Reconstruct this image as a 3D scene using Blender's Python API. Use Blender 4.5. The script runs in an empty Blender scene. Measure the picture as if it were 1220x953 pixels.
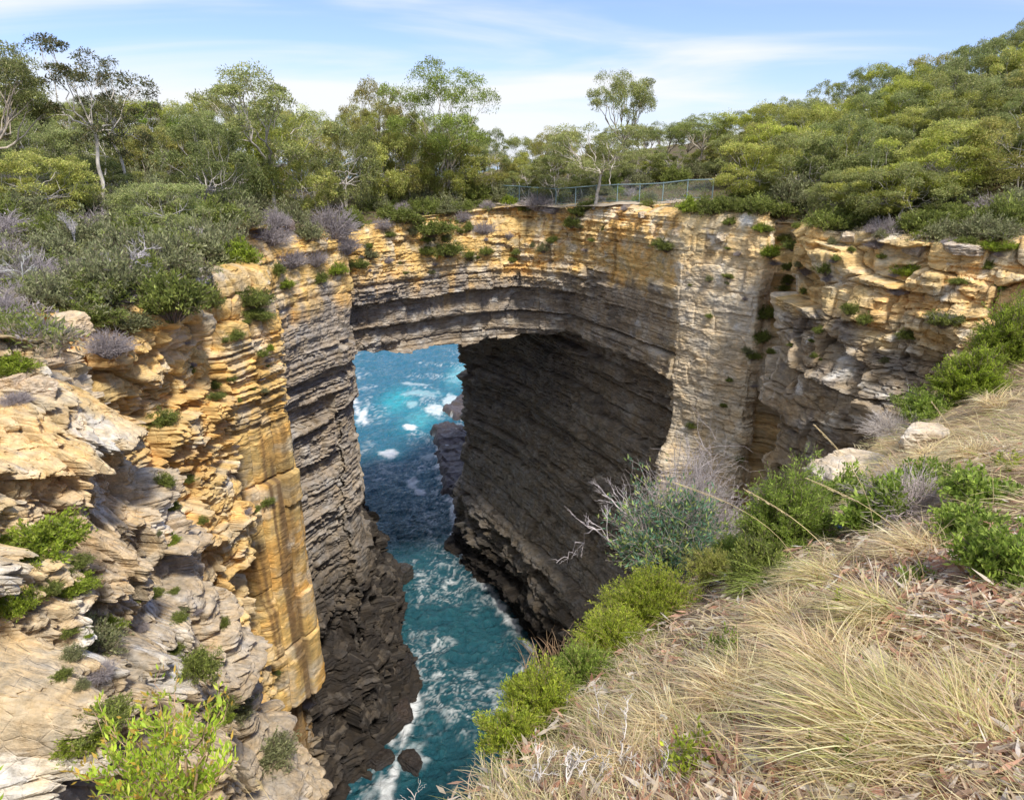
import bpy, math, random
import numpy as np
from mathutils import Vector, Euler, Matrix
R_ = math.radians
rng = np.random.default_rng(7)
random.seed(7)
SC = bpy.context.scene
COL = SC.collection

# ------------------------------------------------------------------ camera, sky, sun, exposure
FPX = 800.0; PITCH = R_(19.9); CP, SP = math.cos(PITCH), math.sin(PITCH)
cam_d = bpy.data.cameras.new('camera'); cam = bpy.data.objects.new('camera', cam_d); COL.objects.link(cam)
cam_d.sensor_width = 36; cam_d.lens = 36 * FPX / 1220; cam_d.clip_start = .05; cam_d.clip_end = 20000
cam.location = (0, 0, 0); cam.rotation_euler = (math.pi / 2 - PITCH, 0, 0)
SC.camera = cam
SC.view_settings.view_transform = 'Standard'; SC.view_settings.look = 'None'
SC.view_settings.exposure = 1.30; SC.view_settings.gamma = 1
SC.cycles.diffuse_bounces = 8; SC.cycles.max_bounces = 12
SC.render.resolution_x = 1024; SC.render.resolution_y = 799

SUN_EL, SUN_AZ = R_(55), R_(26)          # azimuth measured from behind the camera towards the right
sund = Vector((math.sin(SUN_AZ) * math.cos(SUN_EL), -math.cos(SUN_AZ) * math.cos(SUN_EL), math.sin(SUN_EL)))
sl = bpy.data.lights.new('sun', 'SUN'); sl.energy = 2.0; sl.angle = R_(8); sl.color = (1, .93, .83)
so = bpy.data.objects.new('sun', sl); COL.objects.link(so); so.location = (20, -20, 60)
so.rotation_euler = sund.to_track_quat('Z', 'Y').to_euler()

W = bpy.data.worlds.new('World'); SC.world = W; W.use_nodes = True
nt = W.node_tree; nt.nodes.clear()
def N(nt, t, **k):
    n = nt.nodes.new(t)
    for a, b in k.items(): setattr(n, a, b)
    return n
def build_world():
    L = nt.links.new
    out = N(nt, 'ShaderNodeOutputWorld'); bg = N(nt, 'ShaderNodeBackground'); bg.inputs['Strength'].default_value = .15
    sky = N(nt, 'ShaderNodeTexSky', sky_type='NISHITA', sun_disc=False)
    sky.sun_elevation = SUN_EL; sky.sun_rotation = math.atan2(sund.x, sund.y)
    sky.air_density = 1.0; sky.dust_density = .6; sky.ozone_density = 2.5
    tc = N(nt, 'ShaderNodeTexCoord'); sep = N(nt, 'ShaderNodeSeparateXYZ'); L(tc.outputs['Generated'], sep.inputs[0])
    mx = N(nt, 'ShaderNodeMath', operation='MAXIMUM'); L(sep.outputs[2], mx.inputs[0]); mx.inputs[1].default_value = 0
    ad = N(nt, 'ShaderNodeMath', operation='ADD'); L(mx.outputs[0], ad.inputs[0]); ad.inputs[1].default_value = .12
    dx = N(nt, 'ShaderNodeMath', operation='DIVIDE'); L(sep.outputs[0], dx.inputs[0]); L(ad.outputs[0], dx.inputs[1])
    dy = N(nt, 'ShaderNodeMath', operation='DIVIDE'); L(sep.outputs[1], dy.inputs[0]); L(ad.outputs[0], dy.inputs[1])
    cb = N(nt, 'ShaderNodeCombineXYZ'); L(dx.outputs[0], cb.inputs[0]); L(dy.outputs[0], cb.inputs[1])
    mp = N(nt, 'ShaderNodeMapping'); L(cb.outputs[0], mp.inputs[0]); mp.inputs['Rotation'].default_value = (0, 0, R_(-24)); mp.inputs['Scale'].default_value = (.36, .75, 1)
    mp.inputs['Location'].default_value = (1.7, .55, 0)
    n1 = N(nt, 'ShaderNodeTexNoise'); L(mp.outputs[0], n1.inputs['Vector']); n1.inputs['Scale'].default_value = 1.1; n1.inputs['Detail'].default_value = 9; n1.inputs['Roughness'].default_value = .50; n1.inputs['Distortion'].default_value = .6
    # more veil to the left (x<0) and low down
    lf = N(nt, 'ShaderNodeMapRange'); L(sep.outputs[0], lf.inputs[0]); lf.inputs[1].default_value = -.55; lf.inputs[2].default_value = .5; lf.inputs[3].default_value = .13; lf.inputs[4].default_value = -.04
    lo = N(nt, 'ShaderNodeMapRange'); L(sep.outputs[2], lo.inputs[0]); lo.inputs[1].default_value = .0; lo.inputs[2].default_value = .16; lo.inputs[3].default_value = .12; lo.inputs[4].default_value = 0
    s1 = N(nt, 'ShaderNodeMath', operation='ADD'); L(n1.outputs[0], s1.inputs[0]); L(lf.outputs[0], s1.inputs[1])
    s2 = N(nt, 'ShaderNodeMath', operation='ADD'); L(s1.outputs[0], s2.inputs[0]); L(lo.outputs[0], s2.inputs[1])
    rp = N(nt, 'ShaderNodeMapRange', interpolation_type='SMOOTHSTEP'); L(s2.outputs[0], rp.inputs[0]); rp.inputs[1].default_value = .42; rp.inputs[2].default_value = .72; rp.inputs[3].default_value = .06; rp.inputs[4].default_value = 1
    sm = N(nt, 'ShaderNodeMix', data_type='RGBA', blend_type='MULTIPLY'); sm.inputs[0].default_value = 1; L(sky.outputs[0], sm.inputs[6]); sm.inputs[7].default_value = (.40, .415, .55, 1)
    mix = N(nt, 'ShaderNodeMix', data_type='RGBA'); L(rp.outputs[0], mix.inputs[0]); L(sm.outputs[2], mix.inputs[6]); mix.inputs[7].default_value = (2.65, 2.72, 2.85, 1)
    L(mix.outputs[2], bg.inputs[0]); L(bg.outputs[0], out.inputs[0])
build_world()

# ------------------------------------------------------------------ helpers: noise, meshes, tags
def _h(i, j, k, seed):
    with np.errstate(over='ignore'):
        n = (i.astype(np.int64) * 374761393 + j.astype(np.int64) * 668265263 + k.astype(np.int64) * 2147483647 // 7 + seed * 974634777) & 0xffffffff
        n = (n ^ (n >> 13)) * 1274126177 & 0xffffffff
        n = (n ^ (n >> 16)) * 2246822519 & 0xffffffff
        n = n ^ (n >> 15)
    return n.astype(np.float64) / 4294967295.0
def hsh(a, b=0, c=0, seed=0):
    a = np.asarray(a); b = np.asarray(b) + np.zeros_like(a); c = np.asarray(c) + np.zeros_like(a)
    return _h(np.floor(a), np.floor(b), np.floor(c), seed)
def vn(x, y, z=0., seed=0):
    x, y, z = np.broadcast_arrays(np.asarray(x, float), y, z)
    xi, yi, zi = np.floor(x), np.floor(y), np.floor(z)
    u, v, w = x - xi, y - yi, z - zi
    u = u * u * (3 - 2 * u); v = v * v * (3 - 2 * v); w = w * w * (3 - 2 * w)
    flat = not np.any(w)
    def L(dz):
        a = _h(xi, yi, zi + dz, seed); b = _h(xi + 1, yi, zi + dz, seed); c = _h(xi, yi + 1, zi + dz, seed); d = _h(xi + 1, yi + 1, zi + dz, seed)
        return (a * (1 - u) + b * u) * (1 - v) + (c * (1 - u) + d * u) * v
    return L(0) if flat else L(0) * (1 - w) + L(1) * w
def fbm(x, y, z=0., o=4, seed=0):
    s = 0; a = .5; t = 0
    for i in range(o):
        s = s + a * (vn(x, y, z, seed + i * 17) * 2 - 1); t += a
        x = x * 2.03 + 5.2; y = y * 2.03 + 1.3; z = z * 2.03; a *= .5
    return s / t
def sst(x, a, b):
    t = np.clip((x - a) / (b - a), 0, 1); return t * t * (3 - 2 * t)
def mixc(a, b, w):
    return a * (1 - w[..., None]) + np.asarray(b, float) * w[..., None]

def mesh(name, V, F, mat=None, parent=None, col=None, smooth=False, link=True):
    """V (n,3), F (m,3 or 4) int arrays, col (n,3) linear"""
    V = np.ascontiguousarray(V, np.float32); F = np.ascontiguousarray(F, np.int32)
    me = bpy.data.meshes.new(name); k = F.shape[1]
    me.vertices.add(len(V)); me.vertices.foreach_set('co', V.ravel())
    me.loops.add(F.size); me.loops.foreach_set('vertex_index', F.ravel())
    me.polygons.add(len(F)); me.polygons.foreach_set('loop_start', np.arange(0, F.size, k, dtype=np.int32))
    me.polygons.foreach_set('loop_total', np.full(len(F), k, np.int32))
    me.polygons.foreach_set('use_smooth', np.full(len(F), smooth, bool))
    me.update(calc_edges=True)
    if col is not None:
        at = me.color_attributes.new('Col', 'FLOAT_COLOR', 'POINT')
        c = np.ones((len(V), 4), np.float32); c[:, :3] = col; at.data.foreach_set('color', c.ravel())
    if mat: me.materials.append(mat)
    o = bpy.data.objects.new(name, me)
    if link: COL.objects.link(o)
    if parent is not None: o.parent = parent
    return o
def tag(o, label=None, cat=None, group=None, kind=None):
    if label: o['label'] = label
    if cat: o['category'] = cat
    if group: o['group'] = group
    if kind: o['kind'] = kind
    return o
def empty(name, loc=(0, 0, 0), rz=0.):
    o = bpy.data.objects.new(name, None); COL.objects.link(o); o.location = loc; o.rotation_euler = (0, 0, rz); o.empty_display_size = .2
    return o
def copy_tree(o, parent=None):
    c = o.copy(); COL.objects.link(c); c.parent = parent
    for ch in o.children: copy_tree(ch, c)
    return c
def at(px, py, Y):
    a = (px - 610) / FPX; b = (476.5 - py) / FPX
    k = Y / (CP + b * SP)
    return np.array([a * k, Y, (-SP + b * CP) * k])

# ------------------------------------------------------------------ materials
def mat_rock(name, bump=.5, scale=1., rough=.9, crack=.25, ani=2.6):
    m = bpy.data.materials.new(name); m.use_nodes = True; t = m.node_tree; L = t.links.new
    b = t.nodes['Principled BSDF']; b.inputs['Roughness'].default_value = rough; b.inputs['Specular IOR Level'].default_value = .25
    at_ = N(t, 'ShaderNodeAttribute', attribute_name='Col'); tc = N(t, 'ShaderNodeTexCoord')
    n1 = N(t, 'ShaderNodeTexNoise'); n1.inputs['Scale'].default_value = 2.2 * scale; n1.inputs['Detail'].default_value = 10; n1.inputs['Roughness'].default_value = .68
    mp = N(t, 'ShaderNodeMapping'); mp.inputs['Scale'].default_value = (1, 1, ani); L(tc.outputs['Object'], mp.inputs[0]); L(mp.outputs[0], n1.inputs['Vector'])
    r1 = N(t, 'ShaderNodeMapRange'); L(n1.outputs[0], r1.inputs[0]); r1.inputs[1].default_value = .3; r1.inputs[2].default_value = .7; r1.inputs[3].default_value = .58; r1.inputs[4].default_value = 1.42
    mul = N(t, 'ShaderNodeVectorMath', operation='SCALE'); L(at_.outputs['Color'], mul.inputs[0]); L(r1.outputs[0], mul.inputs[3])
    # warm / cool mottling
    n2 = N(t, 'ShaderNodeTexNoise'); n2.inputs['Scale'].default_value = .9 * scale; n2.inputs['Detail'].default_value = 6; n2.inputs['Roughness'].default_value = .7; L(tc.outputs['Object'], n2.inputs['Vector'])
    r2 = N(t, 'ShaderNodeMapRange'); L(n2.outputs[0], r2.inputs[0]); r2.inputs[1].default_value = .35; r2.inputs[2].default_value = .65
    mm = N(t, 'ShaderNodeMix', data_type='RGBA', blend_type='MULTIPLY'); mm.inputs[0].default_value = 1; L(mul.outputs[0], mm.inputs[6])
    cr = N(t, 'ShaderNodeMix', data_type='RGBA'); L(r2.outputs[0], cr.inputs[0]); cr.inputs[6].default_value = (1.08, .98, .82, 1); cr.inputs[7].default_value = (.93, .98, 1.08, 1)
    L(cr.outputs[2], mm.inputs[7]); L(mm.outputs[2], b.inputs['Base Color'])
    n3 = N(t, 'ShaderNodeTexNoise'); n3.inputs['Scale'].default_value = 5 * scale; n3.inputs['Detail'].default_value = 12; n3.inputs['Roughness'].default_value = .72
    mp3 = N(t, 'ShaderNodeMapping'); mp3.inputs['Scale'].default_value = (1, 1, ani * .85); L(tc.outputs['Object'], mp3.inputs[0]); L(mp3.outputs[0], n3.inputs['Vector'])
    vo = N(t, 'ShaderNodeTexVoronoi', feature='DISTANCE_TO_EDGE'); vo.inputs['Scale'].default_value = 1.6 * scale; L(mp3.outputs[0], vo.inputs['Vector'])
    vr = N(t, 'ShaderNodeMapRange'); L(vo.outputs[0], vr.inputs[0]); vr.inputs[2].default_value = .05; vr.inputs[3].default_value = -crack; vr.inputs[4].default_value = 0
    ads = N(t, 'ShaderNodeMath', operation='ADD'); L(n3.outputs[0], ads.inputs[0]); L(vr.outputs[0], ads.inputs[1])
    bp = N(t, 'ShaderNodeBump'); bp.inputs['Strength'].default_value = bump; bp.inputs['Distance'].default_value = .13 / scale; L(ads.outputs[0], bp.inputs['Height']); L(bp.outputs[0], b.inputs['Normal'])
    return m
def mat_leaf(name, trans=.45, rough=.55, vary=True):
    m = bpy.data.materials.new(name); m.use_nodes = True; t = m.node_tree; L = t.links.new; t.nodes.clear()
    out = N(t, 'ShaderNodeOutputMaterial'); at_ = N(t, 'ShaderNodeAttribute', attribute_name='Col'); oi = N(t, 'ShaderNodeObjectInfo')
    mm = N(t, 'ShaderNodeMix', data_type='RGBA', blend_type='MULTIPLY'); mm.inputs[0].default_value = 1
    L(at_.outputs['Color'], mm.inputs[6]); L(oi.outputs['Color'], mm.inputs[7])
    p = N(t, 'ShaderNodeBsdfPrincipled'); p.inputs['Roughness'].default_value = rough; p.inputs['Specular IOR Level'].default_value = .3
    L(mm.outputs[2], p.inputs['Base Color'])
    tr = N(t, 'ShaderNodeBsdfTranslucent'); L(mm.outputs[2], tr.inputs[0])
    mx = N(t, 'ShaderNodeMixShader'); mx.inputs[0].default_value = trans; L(p.outputs[0], mx.inputs[1]); L(tr.outputs[0], mx.inputs[2]); L(mx.outputs[0], out.inputs[0])
    return m
def mat_bark(name):
    m = bpy.data.materials.new(name); m.use_nodes = True; t = m.node_tree; L = t.links.new
    b = t.nodes['Principled BSDF']; b.inputs['Roughness'].default_value = .85
    at_ = N(t, 'ShaderNodeAttribute', attribute_name='Col'); tc = N(t, 'ShaderNodeTexCoord'); n1 = N(t, 'ShaderNodeTexNoise')
    n1.inputs['Scale'].default_value = 9; n1.inputs['Detail'].default_value = 6; mp = N(t, 'ShaderNodeMapping'); mp.inputs['Scale'].default_value = (1, 1, .3)
    L(tc.outputs['Object'], mp.inputs[0]); L(mp.outputs[0], n1.inputs['Vector'])
    r1 = N(t, 'ShaderNodeMapRange'); L(n1.outputs[0], r1.inputs[0]); r1.inputs[1].default_value = .3; r1.inputs[2].default_value = .7; r1.inputs[3].default_value = .6; r1.inputs[4].default_value = 1.3
    mul = N(t, 'ShaderNodeVectorMath', operation='SCALE'); L(at_.outputs['Color'], mul.inputs[0]); L(r1.outputs[0], mul.inputs[3]); L(mul.outputs[0], b.inputs['Base Color'])
    bp = N(t, 'ShaderNodeBump'); bp.inputs['Strength'].default_value = .4; bp.inputs['Distance'].default_value = .02; L(n1.outputs[0], bp.inputs['Height']); L(bp.outputs[0], b.inputs['Normal'])
    return m
def mat_plain(name, c, rough=.6, metal=0.):
    m = bpy.data.materials.new(name); m.use_nodes = True; t = m.node_tree; b = t.nodes['Principled BSDF']
    n1 = N(t, 'ShaderNodeTexNoise'); n1.inputs['Scale'].default_value = 6; n1.inputs['Detail'].default_value = 6
    r = N(t, 'ShaderNodeMapRange'); t.links.new(n1.outputs[0], r.inputs[0]); r.inputs[3].default_value = .75; r.inputs[4].default_value = 1.2
    mul = N(t, 'ShaderNodeVectorMath', operation='SCALE'); mul.inputs[0].default_value = c; t.links.new(r.outputs[0], mul.inputs[3]); t.links.new(mul.outputs[0], b.inputs['Base Color'])
    b.inputs['Roughness'].default_value = rough; b.inputs['Metallic'].default_value = metal
    return m
M_ROCK = mat_rock('sandstone', .6, 1.0)
M_ROCKN = mat_rock('near_sandstone', .8, 2.2, ani=1.3)
M_WET = mat_rock('wet_rock', .7, 1.0, rough=.45)
M_GROUND = mat_rock('soil', .6, 1.6, crack=0.)
M_LEAF = mat_leaf('foliage'); M_BARK = mat_bark('bark'); M_TWIG = mat_bark('dead_wood')
M_GRASS = mat_leaf('grass_blades', .45, .5)

# ------------------------------------------------------------------ plan of the chasm
# rows: x, y, batter, foot, under, yellow, pale, dark, block, lamin
LEFT_NEAR = [(-7.4, 1.2, 0.506, 0, 0, 0.35000000000000003, 0.756, 0, 1.0, 0.3), (-9.3, 3.2, 0.57, 0, 0, 0.35000000000000003, 0.84, 0, 1.0, 0.3), (-9.9, 6.0, 0.607, 0, 0, 0.35000000000000003, 0.84, 0, 1.0, 0.3), (-9.8, 8.5, 0.57, 0, 0, 0.45, 0.756, 0, 1.1, 0.3), (-9.5, 11.0, 0.414, 0, 0, 0.49999999999999994, 0.6719999999999999, 0, 1.0, 0.3), (-9.0, 12.6, 0.294, 0, 0, 0.49999999999999994, 0.588, 0, 0.8, 0.35), (-8.5, 13.3, 0.248, 0, 0, 0.4000000000000001, 0.588, 0, 0.6, 0.4), (-9.2, 14.3, 0.23, 0, 0, 0.6000000000000001, 0.33599999999999997, 0.1, 0.8, 0.5), (-10.9, 15.4, 0.092, 0, 0, 0.7, 0.252, 0.1, 0.8, 0.6)]
LEFT_MID = [(-9.6, 14.6, .1, 0, 0, .7, .3, .1, .8, .6), (-11.6, 16.2, .05, 0, 0, .7, .3, .1, .9, .6), (-10.9, 18.0, .06, 0, 0, .8, .35, .1, 1.0, .6), (-10.4, 20.5, .04, 0, 0, .9, .3, .1, .9, .7),
            (-10.25, 22.0, .03, 0, 0, 1, .25, .1, .8, .6), (-10.9, 22.9, 0, 0, 0, 1, .1, .3, .4, .5), (-10.5, 23.6, 0, 0, 0, 1, .15, .1, .16, .14),
            (-9.95, 24.6, 0, 0, 0, 1, .12, 0, .12, .10), (-9.3, 25.9, 0, 0, 0, 1, .12, 0, .12, .10), (-9.8, 27.0, 0, 0, 0, 1, .1, .1, .4, .4), (-11.0, 28.6, 0, 0, 0, .9, .1, .2, .5, .5)]
LEFT_FAR = [(-10.3, 28.0, 0, 1, 0.3, 0.2, 0.1, 0.4, 0.14, 0.95), (-12.6, 30.5, 0, 1, 1.6, 0.0, 0.1, 0.4, 0.14, 0.95), (-14.4, 36.0, 0, 1.2, 1.6, 0, 0.1, 0.3, 0.14, 0.95), (-13.6, 40.8, 0, 1.2, 1.6, 0, 0.1, 0.35, 0.14, 0.95), (-10.9, 45.6, 0, 1.2, 1.6, 0, 0.15, 0.35, 0.14, 0.95), (-11.7, 48.0, 0, 2.5, 0.3, 0, 0.1, 0.5, 0.14, 0.95), (-15.2, 59.0, 0, 3.6, 0, 0, 0.1, 0.55, 0.14, 0.95), (-19.5, 70, 0, 4.6, 0, 0, 0.1, 0.5, 0.14, 0.95), (-27, 80, 0, 4, 0, 0, 0.1, 0.4, 0.28, 0.95), (-60, 92, 0, 3, 0, 0, 0.1, 0.4, 0.28, 0.95), (-400, 130, 0, 3, 0, 0, 0.1, 0.4, 0.28, 0.95)]
BRIDGE = [(-15.0, 46.3, 0, 0, 1.9, 0, 0.1, 0.2, 0.4, 0.75), (-11.6, 47.0, 0, 0, 1.9, 0.0, 0.15, 0.2, 0.4, 0.75), (-8.6, 49.8, 0, 0, 1.9, 0, 0.2, 0.1, 0.4, 0.75), (-4.3, 53.6, 0, 0, 1.9, 0, 0.2, 0.1, 0.4, 0.75), (0.3, 54.8, 0, 0, 1.9, 0, 0.25, 0.1, 0.4, 0.75), (4.0, 53.2, 0, 0, 1.9, 0.0, 0.3, 0, 0.4, 0.75), (6.5, 50.4, 0, 0, 1.9, 0, 0.4, 0, 0.4, 0.75), (9.4, 46.9, 0, 0, 1.9, 0, 0.4, 0, 0.4, 0.75), (13.5, 45.5, 0, 0, 1.9, 0, 0.4, 0, 0.4, 0.75)]
RIGHT = [(400, 190, 0, 3, 0, 0, 0.1, 0.4, 1, 1), (70, 120, 0, 3, 0, 0, 0.1, 0.4, 1, 1), (12, 98, 0, 3, 0, 0, 0.1, 0.5, 1, 1), (-3.6, 86, 0, 2.5, 0, 0, 0.1, 0.6, 0.8, 1), (-6.5, 80, 0, 1.6, 0, 0, 0.1, 0.7, 0.14, 1.1), (-2.1, 69.5, 0, 2.6, 3.4, 0, 0.1, 0.6, 0.14, 1.25), (2.9, 58.5, 0, 2.2, 3.4, 0, 0.1, 0.6, 0.14, 1.25), (7.2, 49.3, 0, 1.4, 3.4, 0, 0.2, 0.5, 0.14, 1.25), (9.3, 44.8, 0, 1.0, 3.4, 0.1, 0.35, 0.4, 0.14, 1.2), (10.1, 42.7, 0, 0.8, 3.4, 0.2, 0.35, 0.4, 0.14, 1.0), (10.5, 41.8, 0, 0, 0, 0.6, 0.8, 0, 0.22, 0.3), (12.2, 40.2, 0.0, 0, 0, 0.75, 0.8, 0, 0.22, 0.25), (14.2, 38.4, 0.0, 0, 0, 0.75, 0.8, 0.05, 0.35, 0.35), (15.6, 38.4, 0.0, 0, 0, 0.6, 0.5, 0.2, 0.9, 0.6), (15.2, 36.6, 0.03, 0, 0.5, 0.25, 0.5, 0.05, 1.0, 0.7), (16.3, 33.6, 0.04, 0, 0.6, 0.15, 0.6, 0.0, 1.3, 0.8), (17.8, 30.0, 0.04, 0, 0.6, 0.15, 0.6, 0.0, 1.4, 0.8), (20.6, 26.6, 0.05, 0, 0.6, 0.1, 0.6, 0.0, 1.4, 0.8), (21.5, 22.5, 0.05, 0, 0.5, 0.2, 0.5, 0.2, 1.2, 0.8), (19, 19.0, 0.05, 0, 0, 0.4, 0.7, 0, 1, 0.8)]
NEAR = [(21.0, 21.0, .0, 0, 0, .6, .9, 0, .6, .5), (16.5, 19.0, .0, 0, 0, .6, .9, 0, .6, .5), (13.2, 17.2, .0, 0, 0, .6, .9, 0, .6, .5), (8.9, 13.2, 0, 0, 0, .6, .9, 0, .6, .5), (5.5, 10.2, 0, 0, 0, .6, .9, 0, .6, .5), (2.9, 7.2, 0, 0, 0, .6, .9, 0, .6, .5), (.6, 4.9, 0, 0, 0, .6, .9, 0, .6, .5),
        (-.05, 3.3, 0, 0, 0, .6, .9, 0, .6, .5), (-.75, 2.2, 0, 0, 0, .6, .9, 0, .6, .5), (-3.2, 1.1, 0, 0, 0, .6, .9, 0, .6, .5), (-6.5, .6, 0, 0, 0, .6, .9, 0, .6, .5), (-8.5, 2.2, 0, 0, 0, .6, .9, 0, .6, .5)]
def xy(rows): return [(r[0], r[1]) for r in rows]
PIT = np.array(xy(LEFT_NEAR)[:-1] + xy(LEFT_MID)[1:-1] + xy(LEFT_FAR)[:5] + xy(BRIDGE)[1:-1] + xy(RIGHT)[8:-1] + xy(NEAR)[1:-2])
SEA = np.array(xy(LEFT_FAR)[7:] + [(-400, 9000), (9000, 9000), (400, 190)] + xy(RIGHT)[1:5])
def sd(x, y, poly):
    """signed distance, negative inside"""
    x = np.asarray(x, float); y = np.asarray(y, float); d = np.full(x.shape, 1e9); ins = np.zeros(x.shape, bool)
    n = len(poly)
    for i in range(n):
        ax, ay = poly[i]; bx, by = poly[(i + 1) % n]
        ex, ey = bx - ax, by - ay; t = np.clip(((x - ax) * ex + (y - ay) * ey) / (ex * ex + ey * ey + 1e-9), 0, 1)
        d = np.minimum(d, (x - ax - t * ex) ** 2 + (y - ay - t * ey) ** 2)
        c = (ay > y) != (by > y)
        with np.errstate(divide='ignore', invalid='ignore'):
            ins ^= c & (x < (bx - ax) * (y - ay) / (by - ay + 1e-12) + ax)
    d = np.sqrt(d); return np.where(ins, -d, d)
# terrain heights by radial interpolation of surveyed points
HP = [(-6.2, 52, -4.4), (-11.5, 49, -4.6), (0, 54.8, -3.9), (8, 49, -3.3), (12, 40.5, -3.0), (16, 37, -3.2), (18, 30, -3.7), (21, 26.5, -3.0), (22, 20, -2.6), (0, 62, -2.6), (0, 76, -2.8), (-14, 62, -3.2),
      (24, 32, -2.0), (30, 45, 1.2), (45, 60, 4.5), (60, 90, 7), (100, 100, 12), (22, 58, -.4), (12, 72, -1.6), (30, 88, 1.0), (35, 25, 0.5), (60, 40, 6), (20, 45, -1.8),
      (-9.6, 26, -3.9), (-10.6, 20, -4.1), (-11.5, 16.5, -4.0), (-12.3, 36, -4.2), (-12, 45, -4.5), (-16, 22, -3.4), (-20, 34, -2.4), (-30, 45, -.8), (-25, 62, -1.5), (-50, 60, 1.2), (-90, 90, 4), (-20, 52, -2.8),
      (-8.6, 11, -3.1), (-7.6, 13.2, -4.1), (-8.9, 8.5, -3.2), (-9, 6, -3.5), (-8.3, 3.2, -3.8), (-12, 8, -2.5), (-13, 13, -2.9), (-25, 12, -1.2), (-40, 30, 0),
      (1.45, 1.4, -1.72), (2.4, 2.7, -1.92), (4.5, 5.5, -2.35), (7.5, 8.5, -2.7), (12, 12, -2.4), (.6, 4.9, -4.05), (-.45, 3.4, -3.55), (2.9, 7.2, -4.65), (5.5, 10.2, -4.75), (8.9, 13.2, -4.6), (13.2, 17.2, -3.8), (17, 19, -3.3),
      (-1.5, 2.5, -3.1), (-3.2, 1.7, -3.2), (-6.5, 1, -3.6), (0, 0, -1.62), (.7, 2.2, -2.3), (2.0, 4.4, -2.9), (-1, .8, -2.1), (3.5, 0, -1.2), (0, -4, -1.2), (8, 3, -1.0), (-8, -4, -2.2), (15, 6, -.6), (20, -20, 1), (-20, -20, -1), (-60, 0, 1), (60, 0, 8)]
HPn = np.array(HP)
def _k(r): return r
_D = np.sqrt(((HPn[:, None, :2] - HPn[None, :, :2]) ** 2).sum(-1))
_A = np.zeros((len(HPn) + 3, len(HPn) + 3)); n_ = len(HPn)
_A[:n_, :n_] = _k(_D) - np.eye(n_) * .02; _P = np.c_[np.ones(n_), HPn[:, :2]]; _A[:n_, n_:] = _P; _A[n_:, :n_] = _P.T
_Wt = np.linalg.solve(_A, np.r_[HPn[:, 2], 0, 0, 0])
def H(x, y):
    x = np.asarray(x, float); y = np.asarray(y, float); s = _Wt[n_] + _Wt[n_ + 1] * x + _Wt[n_ + 2] * y
    for i in range(n_):
        s = s + _Wt[i] * np.sqrt((x - HPn[i, 0]) ** 2 + (y - HPn[i, 1]) ** 2 + .15)
    r = np.hypot(x, y)
    s = np.where(r > 110, s * 0 + np.clip(s, -4, 14), s)
    return s + .12 * fbm(x * .5, y * .5, o=3, seed=3) * sst(r, 3, 12) + .05 * fbm(x * 1.5, y * 1.5, o=3, seed=5)

# ------------------------------------------------------------------ rock surfaces
ZW = -50.0
def table(lo, hi, seed, z0=-70, z1=30):
    r = np.random.default_rng(seed); z = [z0]
    while z[-1] < z1: z.append(z[-1] + lo + (hi - lo) * r.random() ** 1.7)
    return np.array(z)
TA, TB, TC = table(.7, 2.6, 1), table(.22, .8, 2), table(.07, .24, 3)
def layer(T, z):
    i = np.clip(np.searchsorted(T, z) - 1, 0, len(T) - 2); th = T[i + 1] - T[i]; return i.astype(float), (z - T[i]) / th, th
def facets(S, Z, cs, cz, seed, tilt=.5):
    """angular broken faces: each irregular cell is a tilted plane; returns offset and distance to the cell edge"""
    u, v = S / cs, Z / cz; ui, vi = np.floor(u), np.floor(v)
    f1 = np.full(S.shape, 9.); f2 = np.full(S.shape, 9.); o = np.zeros(S.shape); hh = np.zeros(S.shape)
    for a in (-1, 0, 1):
        for b in (-1, 0, 1):
            ci, cj = ui + a, vi + b
            px = ci + .15 + .7 * _h(ci, cj, ci * 0, seed); py = cj + .15 + .7 * _h(ci, cj, ci * 0 + 1, seed)
            dx, dy = u - px, v - py; d = np.maximum(np.abs(dx) * 1.1, np.abs(dy)) * .6 + .4 * np.hypot(dx, dy)
            h = _h(ci, cj, ci * 0 + 2, seed); gx_ = _h(ci, cj, ci * 0 + 3, seed) - .5; gy_ = _h(ci, cj, ci * 0 + 4, seed) - .5
            val = (h - .5) + tilt * (gx_ * dx + gy_ * dy) * 2
            c = d < f1
            f2 = np.where(c, f1, np.minimum(f2, d)); o = np.where(c, val, o); hh = np.where(c, h, hh); f1 = np.where(c, d, f1)
    return o, (f2 - f1), hh
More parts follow.
